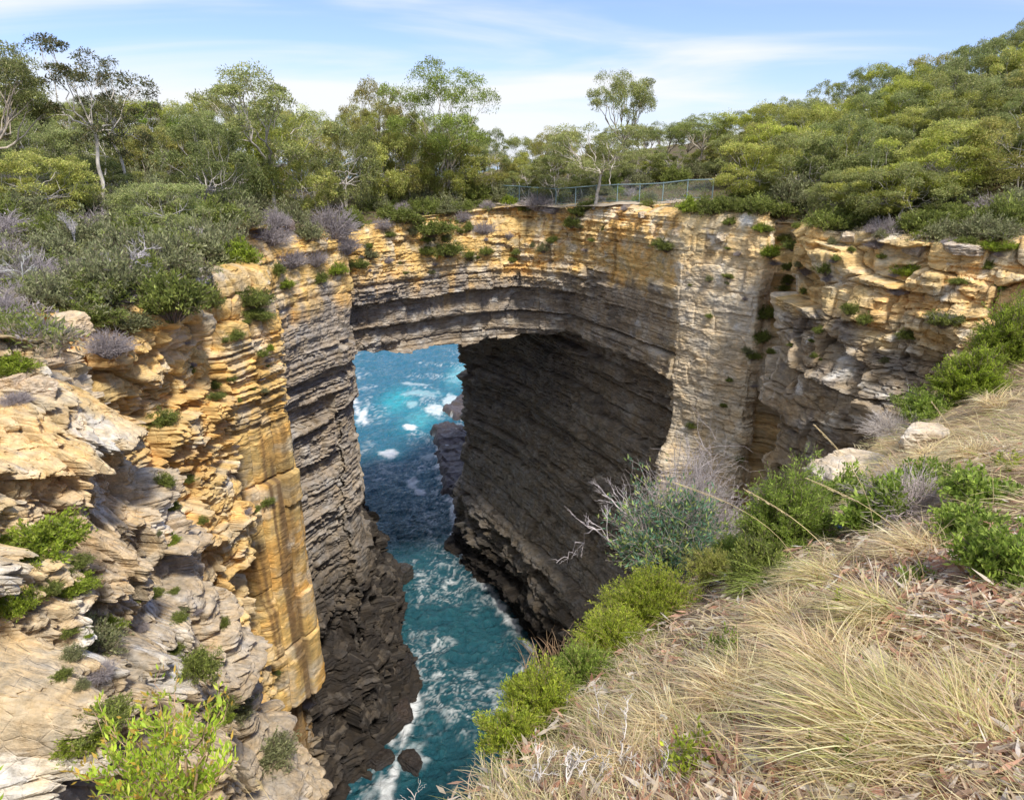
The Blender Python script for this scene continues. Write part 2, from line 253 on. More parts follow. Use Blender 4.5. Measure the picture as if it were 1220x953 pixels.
def rock(S, Z, block, lam, seed):
    """bedding + joints: displacement towards the open air, in metres"""
    w = .5 * fbm(S * .06, Z * .05, o=2, seed=11) + .07 * fbm(S * .5, Z * .9, o=3, seed=12)
    Zw = Z + w; Sp = S + .12 * fbm(S * .6, Z * .7, o=3, seed=13)
    d = 0
    def bed(T, amp, bl, jlo, jhi, gr, gw, sd_):
        i, t, th = layer(T, Zw)
        jw = jlo + (jhi - jlo) * hsh(i, 3, 0, sd_ + seed); u = Sp / jw + 17 * hsh(i, 5, 0, sd_ + seed)
        c = np.floor(u); f = u - c
        jit = .25 * (hsh(c, i, 9, sd_) - .5)
        o = amp * (hsh(i, 1, 0, sd_) - .5) + bl * (hsh(c, i, 2, sd_ + seed) - .5) + bl * .5 * (f - .5) * (hsh(c, i, 4, sd_) - .5) * 2
        e = np.minimum(np.minimum(t, 1 - t) * th, np.minimum(f, 1 - f) * jw * (1 + jit))
        has = hsh(c, i, 6, sd_ + seed) > .25
        return o - gr * np.exp(-(np.minimum(t, 1 - t) * th / gw) ** 2) - gr * np.where(has, 1, .2) * np.exp(-(np.minimum(f, 1 - f) * jw / gw) ** 2), hsh(c, i, 8, sd_)
    mass = sst(fbm(S * .13, Z * .13, o=3, seed=21 + seed), -.25, .35)            # massive, unbroken patches
    Sq = S + .09 * fbm(S * 1.1, Z * 1.1, o=3, seed=14); Zq = Zw + .05 * fbm(S * 1.3, Z * 1.3, o=3, seed=15)
    o1, e1, h1 = facets(Sq, Zq, 2.1, 1.5, 201 + seed); o2, e2, h2 = facets(Sq, Zq, .75, .42, 202 + seed); o3, e3, h3 = facets(Sq, Zq, .26, .15, 203 + seed)
    a, ha = bed(TA, .55 * (.4 + lam), .75, 1.4, 4.5, .20, .13, 31)
    b, hb = bed(TB, .34, .30, .5, 2.2, .10, .06, 41)
    c, hc = bed(TC, .16, .07, .4, 1.5, .035, .03, 51)
    nf = .25 + .75 * (1 - mass)
    d = (block * .62 + .30 * lam) * a + nf * b * (.24 * block + .8 * lam) + lam * c * (.3 + .7 * (1 - mass))
    d = d + block * (.85 * o1 - .14 * np.exp(-(e1 / .07) ** 2)) + block * nf * (.42 * o2 - .07 * np.exp(-(e2 / .10) ** 2)) + (.12 + .7 * block) * nf * (.13 * o3 - .02 * np.exp(-(e3 / .12) ** 2))
    d = d + .35 * fbm(S * .22, Z * .10, o=3, seed=61 + seed) * (.3 + block) + .05 * fbm(S * 1.3, Z * 1.5, o=4, seed=62 + seed) + .035 * fbm(S * 6, Z * 8, o=3, seed=63 + seed)
    hb = .5 * hb + .5 * h2; ha = .5 * ha + .5 * h1
    return d, ha, hb, hc, mass
C_OCH = np.array((.68, .46, .155)); C_ORA = np.array((.62, .34, .08)); C_BUF = np.array((.68, .56, .35)); C_GRY = np.array((.32, .275, .22)); C_DRK = np.array((.36, .32, .27)); C_WHT = np.array((.72, .70, .64)); C_STN = np.array((.16, .10, .045))
def rockcol(S, Z, D, yel, pale, dark, hs, zb=-8.4, seed=0, near=0.):
    ha, hb, hc, mass = hs
    n1 = fbm(S * .35, Z * .5, o=4, seed=71 + seed); n2 = fbm(S * 1.2, Z * 1.6, o=4, seed=72 + seed); st = fbm(S * 1.1, Z * .07, o=4, seed=73 + seed); st2 = fbm(S * 2.8, Z * .16, o=3, seed=74 + seed)
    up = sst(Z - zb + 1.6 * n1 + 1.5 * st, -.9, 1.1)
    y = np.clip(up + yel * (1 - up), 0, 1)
    y = np.clip(y - .35 * sst(n2 + .3 * (hb - .5), .1, .6), 0, 1)
    och = mixc(np.broadcast_to(C_OCH, S.shape + (3,)), C_ORA, sst(n1 + (ha - .5) * .8, 0, .5) * .7)
    och = mixc(och, C_BUF, np.clip(sst(n2 + (hb - .5) * .9, -.15, .55) * .7 + pale * .75, 0, 1))
    gry = mixc(np.broadcast_to(C_GRY, S.shape + (3,)), np.array((.42, .37, .30)), sst(hb + n1 * .6, .45, 1) * .8)
    gry = mixc(gry, np.array((.20, .165, .13)), sst(hc * .6 + n2 * .6, .3, .8) * .7)
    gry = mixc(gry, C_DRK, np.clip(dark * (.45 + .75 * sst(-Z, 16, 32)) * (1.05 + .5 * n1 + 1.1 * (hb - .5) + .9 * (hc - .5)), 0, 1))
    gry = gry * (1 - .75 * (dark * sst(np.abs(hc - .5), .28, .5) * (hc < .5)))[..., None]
    c = mixc(gry, C_OCH, y * 0) * (1 - y[..., None]) + och * y[..., None]
    # run-off streaks, lichen
    c = mixc(c, C_STN, sst(st + .35 * st2, .30, .62) * .62 * y)
    c = mixc(c, np.array((.60, .40, .15)), sst(st2 + .5 * st, .35, .7) * .6 * (1 - y) * sst(Z, zb - 5, zb))
    wl = near * (1 - sst(S - seed * 100, 5.5, 9.)) * sst(-Z + 1.2 * n1, 4.4, 5.4)
    c = mixc(c, np.array((.50, .42, .31)), near * (.25 + .4 * sst(-Z + 1.5 * n1, 5.0, 7)))
    c = mixc(c, C_WHT, sst(fbm(S * .9, Z * .9, o=5, seed=75 + seed) + .35 * (hb - .5) + .62 * wl, .22, .5) * (.25 + .65 * pale) * (1 - .6 * dark))
    c = c * (.95 + .10 * hc[..., None]) * (.86 + .28 * ha[..., None])
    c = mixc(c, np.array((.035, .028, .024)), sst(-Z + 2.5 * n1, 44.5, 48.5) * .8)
    return np.clip(c, .01, .9)
def gsm(a, k):
    if k < 1: return a
    x = np.arange(-3 * k, 3 * k + 1); w = np.exp(-.5 * (x / k) ** 2); w /= w.sum()
    return np.convolve(np.pad(a, 3 * k, mode='edge'), w, 'valid')
BACKS = np.array([3.2, 2.4, 1.8, 1.4, 1.1, .85, .65, .48, .34, .22, .12, .05])
def resample(rows, ds, sig=.3):
    A = np.array(rows, float); dl = np.hypot(np.diff(A[:, 0]), np.diff(A[:, 1])); cl = np.r_[0, np.cumsum(dl)]
    if np.isscalar(ds): s = np.linspace(0, cl[-1], int(cl[-1] / ds) + 2)
    else:
        f = ds; s = [0.]
        while s[-1] < cl[-1]:
            k = min(np.searchsorted(cl, s[-1], 'right') - 1, len(A) - 2); t = (s[-1] - cl[k]) / dl[k]
            p = A[k, :2] * (1 - t) + A[k + 1, :2] * t; s.append(s[-1] + f(p))
        s = np.array(s)
    v = np.array([np.interp(s, cl, A[:, i]) for i in range(A.shape[1])])
    k = max(1, int(sig / np.median(np.diff(s))))
    x, y = gsm(v[0], k), gsm(v[1], k)
    tx, ty = gsm(np.gradient(x), k * 2), gsm(np.gradient(y), k * 2); l = np.hypot(tx, ty) + 1e-9
    return s, x, y, ty / l, -tx / l, [gsm(q, k * 2) for q in v[2:]]
def grid_faces(nr, nc, off=0, flip=False):
    i, j = np.meshgrid(np.arange(nr - 1), np.arange(nc - 1), indexing='ij'); a = (i * nc + j).ravel() + off
    F = np.c_[a, a + 1, a + nc + 1, a + nc]
    return F[:, ::-1] if flip else F
def zsteps(z0n, near_dz, far_dz, depth):
    t = [0.]
    while t[-1] < depth:
        t.append(t[-1] + near_dz + (far_dz - near_dz) * min(1, t[-1] / depth))
    return np.array(t)
def cliff(name, rows, side, ds, dz0, dz1, mat, seed=0, sig=.3, zbot=ZW - 2, near=0., zlow=None, back=None, extra=None, zb=-8.4, amp=1., rimcut=1.1, step=0, undr=(11.6, 19.), calm=None, wet=None, wash=None):
    s, x, y, nx, ny, (bat, foot, und, yel, pale, dark, blk, lam) = resample(rows, ds, sig)
    nx, ny = nx * side, ny * side
    S0 = s + seed * 100.
    crn = .55 * (hsh(S0 / 1.7 + .3 * np.sin(S0), 0, 0, 5) - .6) * np.minimum(1, blk) + .2 * (hsh(S0 / .6, 1, 0, 5) - .5)
    k = max(1, int(.1 / np.median(np.diff(s)))); crn = gsm(crn, k)
    bury = sst(np.minimum(np.abs(sd(x, y, PIT)), np.abs(sd(x, y, SEA))), .7, 2.2) if zlow is None else 0.
    ztop = H(x, y) + crn * .8 - 5.5 * bury
    nB = len(BACKS)
    depth = zsteps(0, dz0, dz1, 1.); tt = None
    total = (ztop.max() - zbot) if zlow is None else None
    zl = np.full_like(s, zbot) if zlow is None else zlow(s, x, y)
    Lmax = (ztop - zl).max(); t = zsteps(0, dz0, dz1, Lmax); t = t / t[-1]
    Z = ztop[None] + (zl - ztop)[None] * t[:, None]; Sg = np.broadcast_to(S0, Z.shape)
    D, ha, hb, hc, mass = rock(Sg, Z, blk[None], lam[None], seed)
    D = D * amp
    if calm is not None: D = D * calm(s, x, y, Z)
    dep = ztop[None] - Z
    D = D - .55 * np.exp(-dep / .35) * (.5 + .5 * hb)
    stp = dep if step == 0 else (lambda q: (np.floor(q) + sst(q - np.floor(q), .70, .98)) * step)(dep / step + .9 * fbm(Sg * .16, Z * 0, o=2, seed=97) + .55 * (hsh(Sg / 1.9 + .15 * Z, 2, 0, 98) - .5) + .3) - .3 * step
    off = D + bat[None] * np.minimum(stp, 14) + bat[None] * .3 * np.maximum(dep - 14, 0)
    off = off + foot[None] * sst(-Z, 31, 49) * (1 + .5 * fbm(Sg * .25, Z * .2, o=3, seed=90)) - und[None] * (lambda L_: sst(-(TA[L_[0].astype(int)] * .65 + (TA[L_[0].astype(int)] + L_[2]) * .35), *undr))(layer(TA, Z + .6 * fbm(Sg * .10, Z * 0, o=3, seed=91) + .25 * (hsh(Sg / 3.1, 0, 0, 92) - .5))) * (1 - .3 * sst(-Z, 26, 42))
    rimn = sst(fbm(Sg * .22, Z * .25, o=3, seed=95 + seed), -.25, .5); off = off - rimcut * rimn * np.clip(1 - dep / (2.6 + 1.2 * rimn), 0, 1) ** 1.4
    if extra is not None: off = off + extra(s, x, y, Z)
    X = x[None] + nx[None] * off; Yy = y[None] + ny[None] * off
    # rows running back over the rim
    bx = x[None] - nx[None] * BACKS[:, None]; by = y[None] - ny[None] * BACKS[:, None]
    q = np.minimum(BACKS / 1.2, 1)[:, None]; o0 = off[0][None] * np.maximum(1 - BACKS / .8, 0)[:, None]
    bx = bx + nx[None] * o0; by = by + ny[None] * o0
    bz = ztop[None] * (1 - q) + (H(bx, by) - 5.5 * bury + .06 - .8 * sst(BACKS, 1.1, 2.6)[:, None]) * q + .05 * fbm(bx * 3, by * 3, o=3, seed=9)
    XX = [bx, X]; YY = [by, Yy]; ZZ = [bz, Z]
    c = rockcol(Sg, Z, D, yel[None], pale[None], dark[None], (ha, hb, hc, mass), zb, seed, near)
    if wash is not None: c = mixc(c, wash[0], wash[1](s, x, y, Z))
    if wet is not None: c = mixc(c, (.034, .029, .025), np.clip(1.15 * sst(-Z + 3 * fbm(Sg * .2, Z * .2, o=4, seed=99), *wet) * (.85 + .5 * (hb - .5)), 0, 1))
    cb = mixc(np.broadcast_to(c[0][None], bx.shape + (3,)) * .9, (.16, .15, .08), sst(np.hypot(bx, by), 75, 88))
    CC = [cb, c]
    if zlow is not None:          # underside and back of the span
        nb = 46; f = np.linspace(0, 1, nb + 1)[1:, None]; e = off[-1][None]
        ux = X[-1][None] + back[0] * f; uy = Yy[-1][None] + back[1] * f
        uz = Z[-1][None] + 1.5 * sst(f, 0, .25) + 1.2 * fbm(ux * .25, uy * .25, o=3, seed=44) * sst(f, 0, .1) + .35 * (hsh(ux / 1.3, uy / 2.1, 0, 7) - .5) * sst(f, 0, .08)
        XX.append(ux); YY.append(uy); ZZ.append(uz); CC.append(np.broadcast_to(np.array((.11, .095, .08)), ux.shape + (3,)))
        g = np.linspace(0, 1, 30)[1:, None]; gz = uz[-1][None] + (H(ux[-1], uy[-1]) - uz[-1])[None] * g
        XX.append(ux[-1][None] + .8 * fbm(Sg[:1] * .4, gz * .5, o=3, seed=45)); YY.append(uy[-1][None] + .8 * fbm(Sg[:1] * .4, gz * .5, o=3, seed=46)); ZZ.append(gz); CC.append(np.broadcast_to(np.array((.3, .24, .16)), gz.shape + (3,)))
    X = np.vstack(XX); Yy = np.vstack(YY); Z = np.vstack(ZZ); C = np.vstack(CC)
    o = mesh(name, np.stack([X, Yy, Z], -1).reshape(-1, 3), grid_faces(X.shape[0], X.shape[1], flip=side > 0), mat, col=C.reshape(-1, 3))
    return o
def pitstep(f, lo, hi=2.0): return lambda p: float(np.clip(f * math.hypot(p[0], p[1], 20), lo, hi))

def near_extra(s, x, y, Z):      # see below      # ledges and a gully on the near left buttress
    dep = H(x, y)[None] - Z; S = s[None]
    e = .6 * sst(fbm(S * .28, Z * .16, o=2, seed=101), 0.05, .45) - .8 * np.exp(-((S - 8.3 + .20 * dep) / .8) ** 2) * sst(dep, 1, 4)
    Sq = S + .10 * fbm(S * .8, Z * .8, o=4, seed=301) - .15 * Z; Zq = Z + .08 * fbm(S * .8, Z * .8, o=4, seed=302) + .12 * S
    a, ea, _ = facets(Sq, Zq, 1.5, 2.2, 303, .6); b, eb, _ = facets(Sq, Zq, .55, .45, 304, .5); c, ec, _ = facets(Sq, Zq, .17, .13, 305, .5)
    e = e + .75 * a - .16 * np.exp(-(ea / .05) ** 2) + .27 * b - .08 * np.exp(-(eb / .09) ** 2) + .10 * c - .03 * np.exp(-(ec / .1) ** 2)
    for wj, dj, sj, am in ((1.5, 2.6, 341, .34), (.7, 1.1, 342, .16)):
        lv = np.floor(dep / dj + .4 * np.sin(S * .7)); u = (S + .16 * Z + .05 * fbm(S * 2, Z * 2, o=3, seed=sj)) / wj + hsh(lv, 0, 0, sj) * 9; f_ = u - np.floor(u)
        e = e - am * (hsh(np.floor(u), lv, 1, sj) > .3) * np.exp(-(np.minimum(f_, 1 - f_) * wj / (.05 + .03 * (am > .2))) ** 2) + am * .8 * (hsh(np.floor(u), lv, 2, sj) - .5)
    e = e + .5 * (hsh(dep / 1.9 + .2 * np.sin(S), 3, 0, 8) - .35) * sst(dep, .5, 1.2) * (1 - sst(dep, 9, 13) * .5)
    return e
cl1 = cliff('cliff', LEFT_NEAR, 1, .028, .028, .08, M_ROCKN, step=1.9, seed=1, sig=.25, zbot=-34, near=1, extra=near_extra, zb=-7.5)
def mid_extra(s, x, y, Z):
    g = np.exp(-((x - (-10.9)) ** 2 + (y - 22.9) ** 2) / .25)[None]
    S = s[None]; p = sst(x, -11.0, -10.0)[None] * (y > 22.8)[None]
    i, t, th = layer(TC, Z + .12 * fbm(S * .5, Z * .6, o=3, seed=311)); band = np.exp(-((Z + 8.3) / 1.9) ** 4)
    e = band * (.42 * (hsh(i, np.floor(S / 1.3), 0, 312) - .5) - .10 * np.exp(-(np.minimum(t, 1 - t) * th / .03) ** 2))
    zz = Z + .25 * fbm(S * .4, Z * 0, o=3, seed=313) + .3 * (S - 10) * .1
    cg = (S - 10) / 1.15 + .04 * fbm(S * 0, Z * .8, o=3, seed=362); fr_ = cg - np.floor(cg); e = e - p * sst(-Z, 9, 11) * (.16 * np.exp(-(np.minimum(fr_, 1 - fr_) * 1.15 / .07) ** 2) + .22 * (hsh(np.floor(cg), np.floor(Z / 4.5 + hsh(np.floor(cg), 0, 0, 363)), 0, 364) - .5))
    e = e + p * (.18 * sst(-zz, 12.3, 12.42) - .25 * np.exp(-((zz + 12.3) / .07) ** 2) + .10 * sst(-zz, 20.5, 20.6) - 1.3 * sst(-zz + .5 * (hsh(S / .8, 0, 0, 361) - .5), 23.6, 24.1) - .2 * np.exp(-((zz + 20.5) / .06) ** 2))
    a, ea, _ = facets(S + .2 * fbm(S, Z, o=3, seed=314), Z, 1.25, .95, 315, .4); e = e + (1 - p) * (.5 * a - .18 * np.exp(-(ea / .06) ** 2)) + p * (1 - sst(-Z, 6.2, 7)) * (.45 * a - .2 * np.exp(-(ea / .06) ** 2))
    return e - 1.2 * g * sst(-Z, 4, 9)
cl2 = cliff('cliff', LEFT_MID, 1, .05, .05, .11, M_ROCK, seed=2, sig=.18, zbot=-44, extra=mid_extra, wash=((.19, .12, .06), lambda s, x, y, Z: np.clip(.85 * sst(fbm(s[None] * 1.5 + .05 * Z, Z * .05, o=4, seed=371) + .25 * fbm(s[None] * 5, Z * .3, o=3, seed=372), .12, .45) * sst(-Z, 7, 10) + .75 * sst(-Z + .8 * fbm(s[None] * .8, Z * .8, o=3, seed=373), 23.6, 24.6), 0, 1)), calm=lambda s, x, y, Z: 1 - .66 * sst(x, -10.7, -10.2)[None] * (y > 23)[None] * sst(-Z, 9.5, 11), zb=-40, amp=.85)
cl3 = cliff('cliff', LEFT_FAR, 1, pitstep(.0020, .09), .09, .12, M_ROCK, seed=3, sig=.25, zb=-8.6, wet=(23, 36),
            extra=lambda s, x, y, Z: (facets(s[None] + .4 * fbm(s[None] * .4, Z * .4, o=3, seed=321), Z, 3.2, 3.0, 322, .8)[0] * 1.6 - .7 + facets(s[None] + 0 * Z, Z, 1.2, .9, 323, .7)[0] * .6) * sst(-Z, 27, 34) * (x < -5)[None]
            + (.8 * (hsh(layer(TA, Z)[0], np.floor(s[None] / 9), 0, 324) - .5)) * sst(-Z, 9, 12))
ARCH = np.array([(-20, -18), (-13, -15.2), (-11.4, -13.7), (-9, -14.3), (-6.3, -14.9), (-3.5, -15.0), (0, -14.5), (3, -13.9), (5.5, -13.3), (8, -12.9), (11, -13.2), (14, -14)])
def arch_low(s, x, y): return np.interp(x, ARCH[:, 0], ARCH[:, 1]) + .35 * fbm(s * .5, s * 0, o=4, seed=33) + .35 * (hsh(s / 1.4, 0, 0, 4) - .5)
br = cliff('rock_arch', BRIDGE, 1, .075, .075, .075, M_ROCK, seed=4, sig=.5, zlow=arch_low, back=(-5.5, 22.5), zb=-8.7, undr=(8.6, 13.6))
def right_extra(s, x, y, Z):
    e = 1.3 * np.exp(-((x - 10.6) ** 2 + (y - 41.6) ** 2) / 2.2)[None] * sst(-Z, 17.0, 19.5)
    f = np.exp(-((x - 15.4) ** 2 + (y - 38.0) ** 2) / .7)[None]
    rb = (x > 15.1)[None] * (y > 21)[None]; big, be, _ = facets(s[None] + .2 * fbm(s[None], Z, o=2, seed=351), Z + .1 * s[None], 3.4, 1.7, 352, .5)
    e = e + rb * (1.15 * big - .30 * np.exp(-(be / .035) ** 2))
    b = 1.5 * np.exp(-((y - 32.5) / 3.2) ** 2)[None] * np.exp(-((Z + 11) / 3.0) ** 2) * (x > 14)[None]
    inn = ((x < 10.4) & (y > 42) & (y < 82))[None]; i, t, th = layer(TA, Z + .5 * fbm(s[None] * .06, Z * 0, o=2, seed=331))
    e = e + inn * sst(-Z, 11, 13) * (1.15 * (hsh(i, np.floor(s[None] / 11 + hsh(i, 0, 0, 9)), 0, 332) - .5) - .35 * np.exp(-(np.minimum(t, 1 - t) * th / .12) ** 2))
    e = e + inn * sst(-Z, 38, 43) * (1.5 * facets(s[None] + 0 * Z, Z, 5, 1.7, 333, .7)[0] + .5 * facets(s[None] + 0 * Z, Z, 1.3, .8, 334, .7)[0])
    return e - .9 * f * (1 + fbm(Z * .5, Z * 0 + s[None] * .3, o=3, seed=7)) + b
cl4 = cliff('cliff', RIGHT, 1, pitstep(.0016, .07), .07, .10, M_ROCK, seed=5, sig=.16, extra=right_extra, zb=-8.2, calm=lambda s, x, y, Z: 1 - .45 * ((x > 15.1) & (y > 21))[None] + 0 * Z, wet=(40, 47), wash=((.64, .57, .46), lambda s, x, y, Z: .6 * sst(x, 10.2, 10.6)[None] * (x < 15.3)[None] * sst(-Z + .8 * fbm(s[None] * .5, Z * .5, o=4, seed=335), 5.0, 7.5)))
cl5 = cliff('cliff', NEAR, 1, .12, .08, .5, M_ROCKN, seed=6, sig=.4, zbot=-40, amp=.5, rimcut=0)
for o in (cl1, cl2, cl3, br, cl4, cl5): tag(o, kind='structure')
cl1['label'] = 'broken pale buttress of the near left cliff with white lichened slab'
cl2['label'] = 'yellow stained pillar and fractured wall on the left of the chasm'
cl3['label'] = 'dark laminated left wall of the chasm running under the arch'
br['label'] = 'layered yellow and grey rock arch spanning the chasm'
cl4['label'] = 'right wall of the chasm, dark inside and pale buff outside'
cl5['label'] = 'chasm edge just below the grassy foreground slope'

# ------------------------------------------------------------------ ground sheet
def sinh_axis(c, a, b, n, k):
    u = np.linspace(np.arcsinh((a - c) / k), np.arcsinh((b - c) / k), n); return c + k * np.sinh(u)
gx = sinh_axis(1.5, -700, 900, 820, 5.0); gy = sinh_axis(3.5, -300, 1100, 760, 7.0)
GX, GY = np.meshgrid(gx, gy); GZ = H(GX, GY)
dist = np.minimum(sd(GX, GY, PIT), sd(GX, GY, SEA))
GZ = GZ + .0 * dist
Fg = grid_faces(GX.shape[0], GX.shape[1])
keep = dist.ravel() > .75; Fg = Fg[keep[Fg].all(1)]
used = np.unique(Fg); remap = np.full(GX.size, -1); remap[used] = np.arange(len(used)); Fg = remap[Fg]
r_ = np.hypot(GX, GY); nn = fbm(GX * .6, GY * .6, o=4, seed=81); n3 = fbm(GX * 4, GY * 4, o=3, seed=82)
gc = mixc(np.broadcast_to(np.array((.20, .135, .085)), GX.shape + (3,)), np.array((.40, .30, .19)), sst(nn, -.1, .5) * (1 - sst(r_, 12, 25)))
gc = mixc(gc, np.array((.10, .085, .045)), sst(r_, 15, 30) * .85)
gc = gc * (1 + .3 * n3[..., None])
ground = tag(mesh('ground', np.stack([GX, GY, GZ], -1).reshape(-1, 3)[used], Fg, M_GROUND, col=gc.reshape(-1, 3)[used], smooth=True), kind='structure')

# ------------------------------------------------------------------ sea
def build_sea():
    sx = sinh_axis(-7, -5000, 5000, 760, 9); sy = sinh_axis(60, 20, 12000, 1050, 18)
    X, Y = np.meshgrid(sx, sy)
    near = 1 - sst(np.hypot(X + 8, Y - 70), 90, 260)
    w1 = np.sin(X * .55 + Y * .32 + 2.2 * fbm(X * .09, Y * .09, o=3, seed=1)) * .12 + np.sin(-X * .9 + Y * 1.25 + 3 * fbm(X * .15, Y * .15, o=3, seed=2)) * .07
    rid = 1 - np.abs(fbm(X * .55, Y * .75, o=5, seed=5)) * 2
    rid2 = 1 - np.abs(fbm(X * 1.3 + .3 * Y, Y * 1.6, o=4, seed=6)) * 2
    Z = ZW + (w1 + .26 * rid + .16 * rid2) * near
    # foam: along the rocks, trailing patches, breaking crests
    shore = np.minimum(np.abs(sd(X, Y, PIT)), np.abs(sd(X, Y, SEA)))
    L_w = np.interp(Y, [35, 41, 51, 60, 72, 88, 126, 200], [-10.6, -10.4, -9.4, -11.5, -13.8, -17.6, -30, -60]); R_w = np.interp(Y, [35, 45, 58, 70, 81, 92, 105, 119, 122], [3, 6.5, 2.2, -2.9, -7.9, -9.2, -12.5, -14.3, 300])
    dL = np.abs(X - L_w) + 8 * sst(Y, 56, 64) * (1 - sst(Y, 118, 124)); dR = np.abs(R_w - X); e = np.minimum(dL, dR)
    n1 = fbm(X * .22, Y * .22, o=5, seed=7); n2 = fbm(X * .9, Y * .9, o=5, seed=8); lace = 1 - np.abs(fbm(X * .42 + 1.5 * n1, Y * .42, o=4, seed=9)) * 2.2
    foam = sst((n2 * .5 + .25 * n1) * np.exp(-e / 3.2) + .62 * np.exp(-e / 1.2), .24, .55) * .9
    wx, wy = 2.6 * fbm(X * .25, Y * .25, o=4, seed=18), 2.6 * fbm(X * .25 + 9, Y * .25, o=4, seed=28); msk = sst(n1 + .55 * np.exp(-e / 2.5), -.02, .40)
    for k, (f, wd, a_, sd_) in enumerate([(.28, .030, .75, 19), (.62, .040, .55, 29), (1.2, .055, .40, 39)]):
        g = fbm(X * f + wx * f * 1.2, Y * f * .9 + wy * f * 1.2, o=4, seed=sd_); foam = np.maximum(foam, a_ * np.exp(-(g / wd) ** 2) * msk * (1 - sst(Y, 150, 320)) * (.55 + .45 * sst(n2, -.3, .3)))
    tur = np.zeros_like(X)
    for px, py, rx, ry, f, tq in [(465, 542, 13, 6, 1, .6), (490, 511, 10, 4, .95, .8), (490, 483, 8, 5, .35, 1), (475, 478, 20, 14, 0, 1), (500, 500, 20, 14, .05, .8), (520, 490, 15, 8, .75, .5), (535, 478, 8, 10, .6, .5),
                                  (545, 450, 13, 12, .15, .8), (492, 575, 9, 8, .75, .1), (500, 588, 8, 4, .8, .1), (555, 440, 12, 5, .2, .6), (432, 495, 6, 12, .85, .4), (515, 545, 16, 6, .35, .1), (525, 570, 8, 5, .6, 0),
                                  (455, 860, 14, 22, .55, .1), (490, 905, 20, 22, .5, .1), (500, 470, 28, 5, .3, .6), (493, 459, 18, 2, .45, .3)]:
        b = (476.5 - py) / FPX; k = ZW / (-SP + b * CP); cx = (px - 610) / FPX * k; cy = (CP + b * SP) * k
        wx = rx / FPX * k; b2 = (476.5 - py + ry) / FPX; k2 = ZW / (-SP + b2 * CP); wy = abs((CP + b2 * SP) * k2 - cy)
        g = np.exp(-((X - cx) / wx) ** 2 - ((Y - cy) / wy) ** 2)
        tur = np.maximum(tur, tq * g)
        if f: foam = np.maximum(foam, f * sst(g + .45 * n2 * (g > .02), .35, .75))
    foam = np.clip(foam, 0, 1)
    deep = mixc(np.broadcast_to(np.array((.018, .085, .115)), X.shape + (3,)), np.array((.025, .15, .24)), sst(Y, 78, 125))
    c = mixc(deep, np.array((.03, .42, .50)), np.clip(tur * (1 + .5 * n2), 0, 1)); c = mixc(c, np.array((.03, .13, .15)), sst(rid, .5, 1) * .35 * near)
    c = mixc(c, np.array((.82, .86, .88)), foam)
    m = bpy.data.materials.new('sea_water'); m.use_nodes = True; t = m.node_tree; Lk = t.links.new; b = t.nodes['Principled BSDF']
    a = N(t, 'ShaderNodeAttribute', attribute_name='Col'); Lk(a.outputs['Color'], b.inputs['Base Color']); b.inputs['IOR'].default_value = 1.33
    sp = N(t, 'ShaderNodeSeparateColor'); Lk(a.outputs['Color'], sp.inputs[0]); mr = N(t, 'ShaderNodeMapRange'); Lk(sp.outputs[0], mr.inputs[0]); mr.inputs[1].default_value = .05; mr.inputs[2].default_value = .4; mr.inputs[3].default_value = .10; mr.inputs[4].default_value = .7; Lk(mr.outputs[0], b.inputs['Roughness'])
    tc = N(t, 'ShaderNodeTexCoord'); n = N(t, 'ShaderNodeTexNoise'); n.inputs['Scale'].default_value = .9; n.inputs['Detail'].default_value = 8; n.inputs['Roughness'].default_value = .6; n.inputs['Distortion'].default_value = .8; Lk(tc.outputs['Object'], n.inputs['Vector'])
    bp = N(t, 'ShaderNodeBump'); bp.inputs['Strength'].default_value = 1; bp.inputs['Distance'].default_value = .8; Lk(n.outputs[0], bp.inputs['Height']); Lk(bp.outputs[0], b.inputs['Normal'])
    Z = Z + .12 * foam * near * (1 + n2)
    return tag(mesh('sea', np.stack([X, Y, Z], -1).reshape(-1, 3), grid_faces(*X.shape), m, col=c.reshape(-1, 3), smooth=True), kind='structure')
build_sea()

# ------------------------------------------------------------------ plants: builders
def unit(v): return v / (np.linalg.norm(v, axis=-1, keepdims=True) + 1e-9)
def tubes(paths, sides=5):
    V, F, off = [], [], 0; ang = np.arange(sides) / sides * 2 * np.pi
    for P, r in paths:
        P = np.asarray(P, float); r = np.broadcast_to(np.asarray(r, float), (len(P),)); T = unit(np.gradient(P, axis=0))
        a = np.where(np.abs(T[:, 2:3]) > .9, np.array([[1., 0, 0]]), np.array([[0, 0, 1.]])); U = unit(np.cross(T, a)); B = np.cross(T, U)
        ring = P[:, None] + r[:, None, None] * (np.cos(ang)[None, :, None] * U[:, None] + np.sin(ang)[None, :, None] * B[:, None])
        n = len(P); V.append(ring.reshape(-1, 3))
        i, j = np.meshgrid(np.arange(n - 1), np.arange(sides), indexing='ij'); a0 = (i * sides + j).ravel() + off; b0 = (i * sides + (j + 1) % sides).ravel() + off
        F.append(np.c_[a0, b0, b0 + sides, a0 + sides]); off += n * sides
    return np.vstack(V), np.vstack(F)
def curve(a, b, sag=0., n=7, wob=.06, r=rng):
    a, b = np.asarray(a, float), np.asarray(b, float); t = np.linspace(0, 1, n)[:, None]; l = np.linalg.norm(b - a)
    P = a * (1 - t) + b * t; P[:, 2] += sag * l * np.sin(np.pi * t[:, 0]) ; w = r.normal(0, wob * l, (n, 3)); w[0] = 0; w[-1] = 0
    return P + w * .6
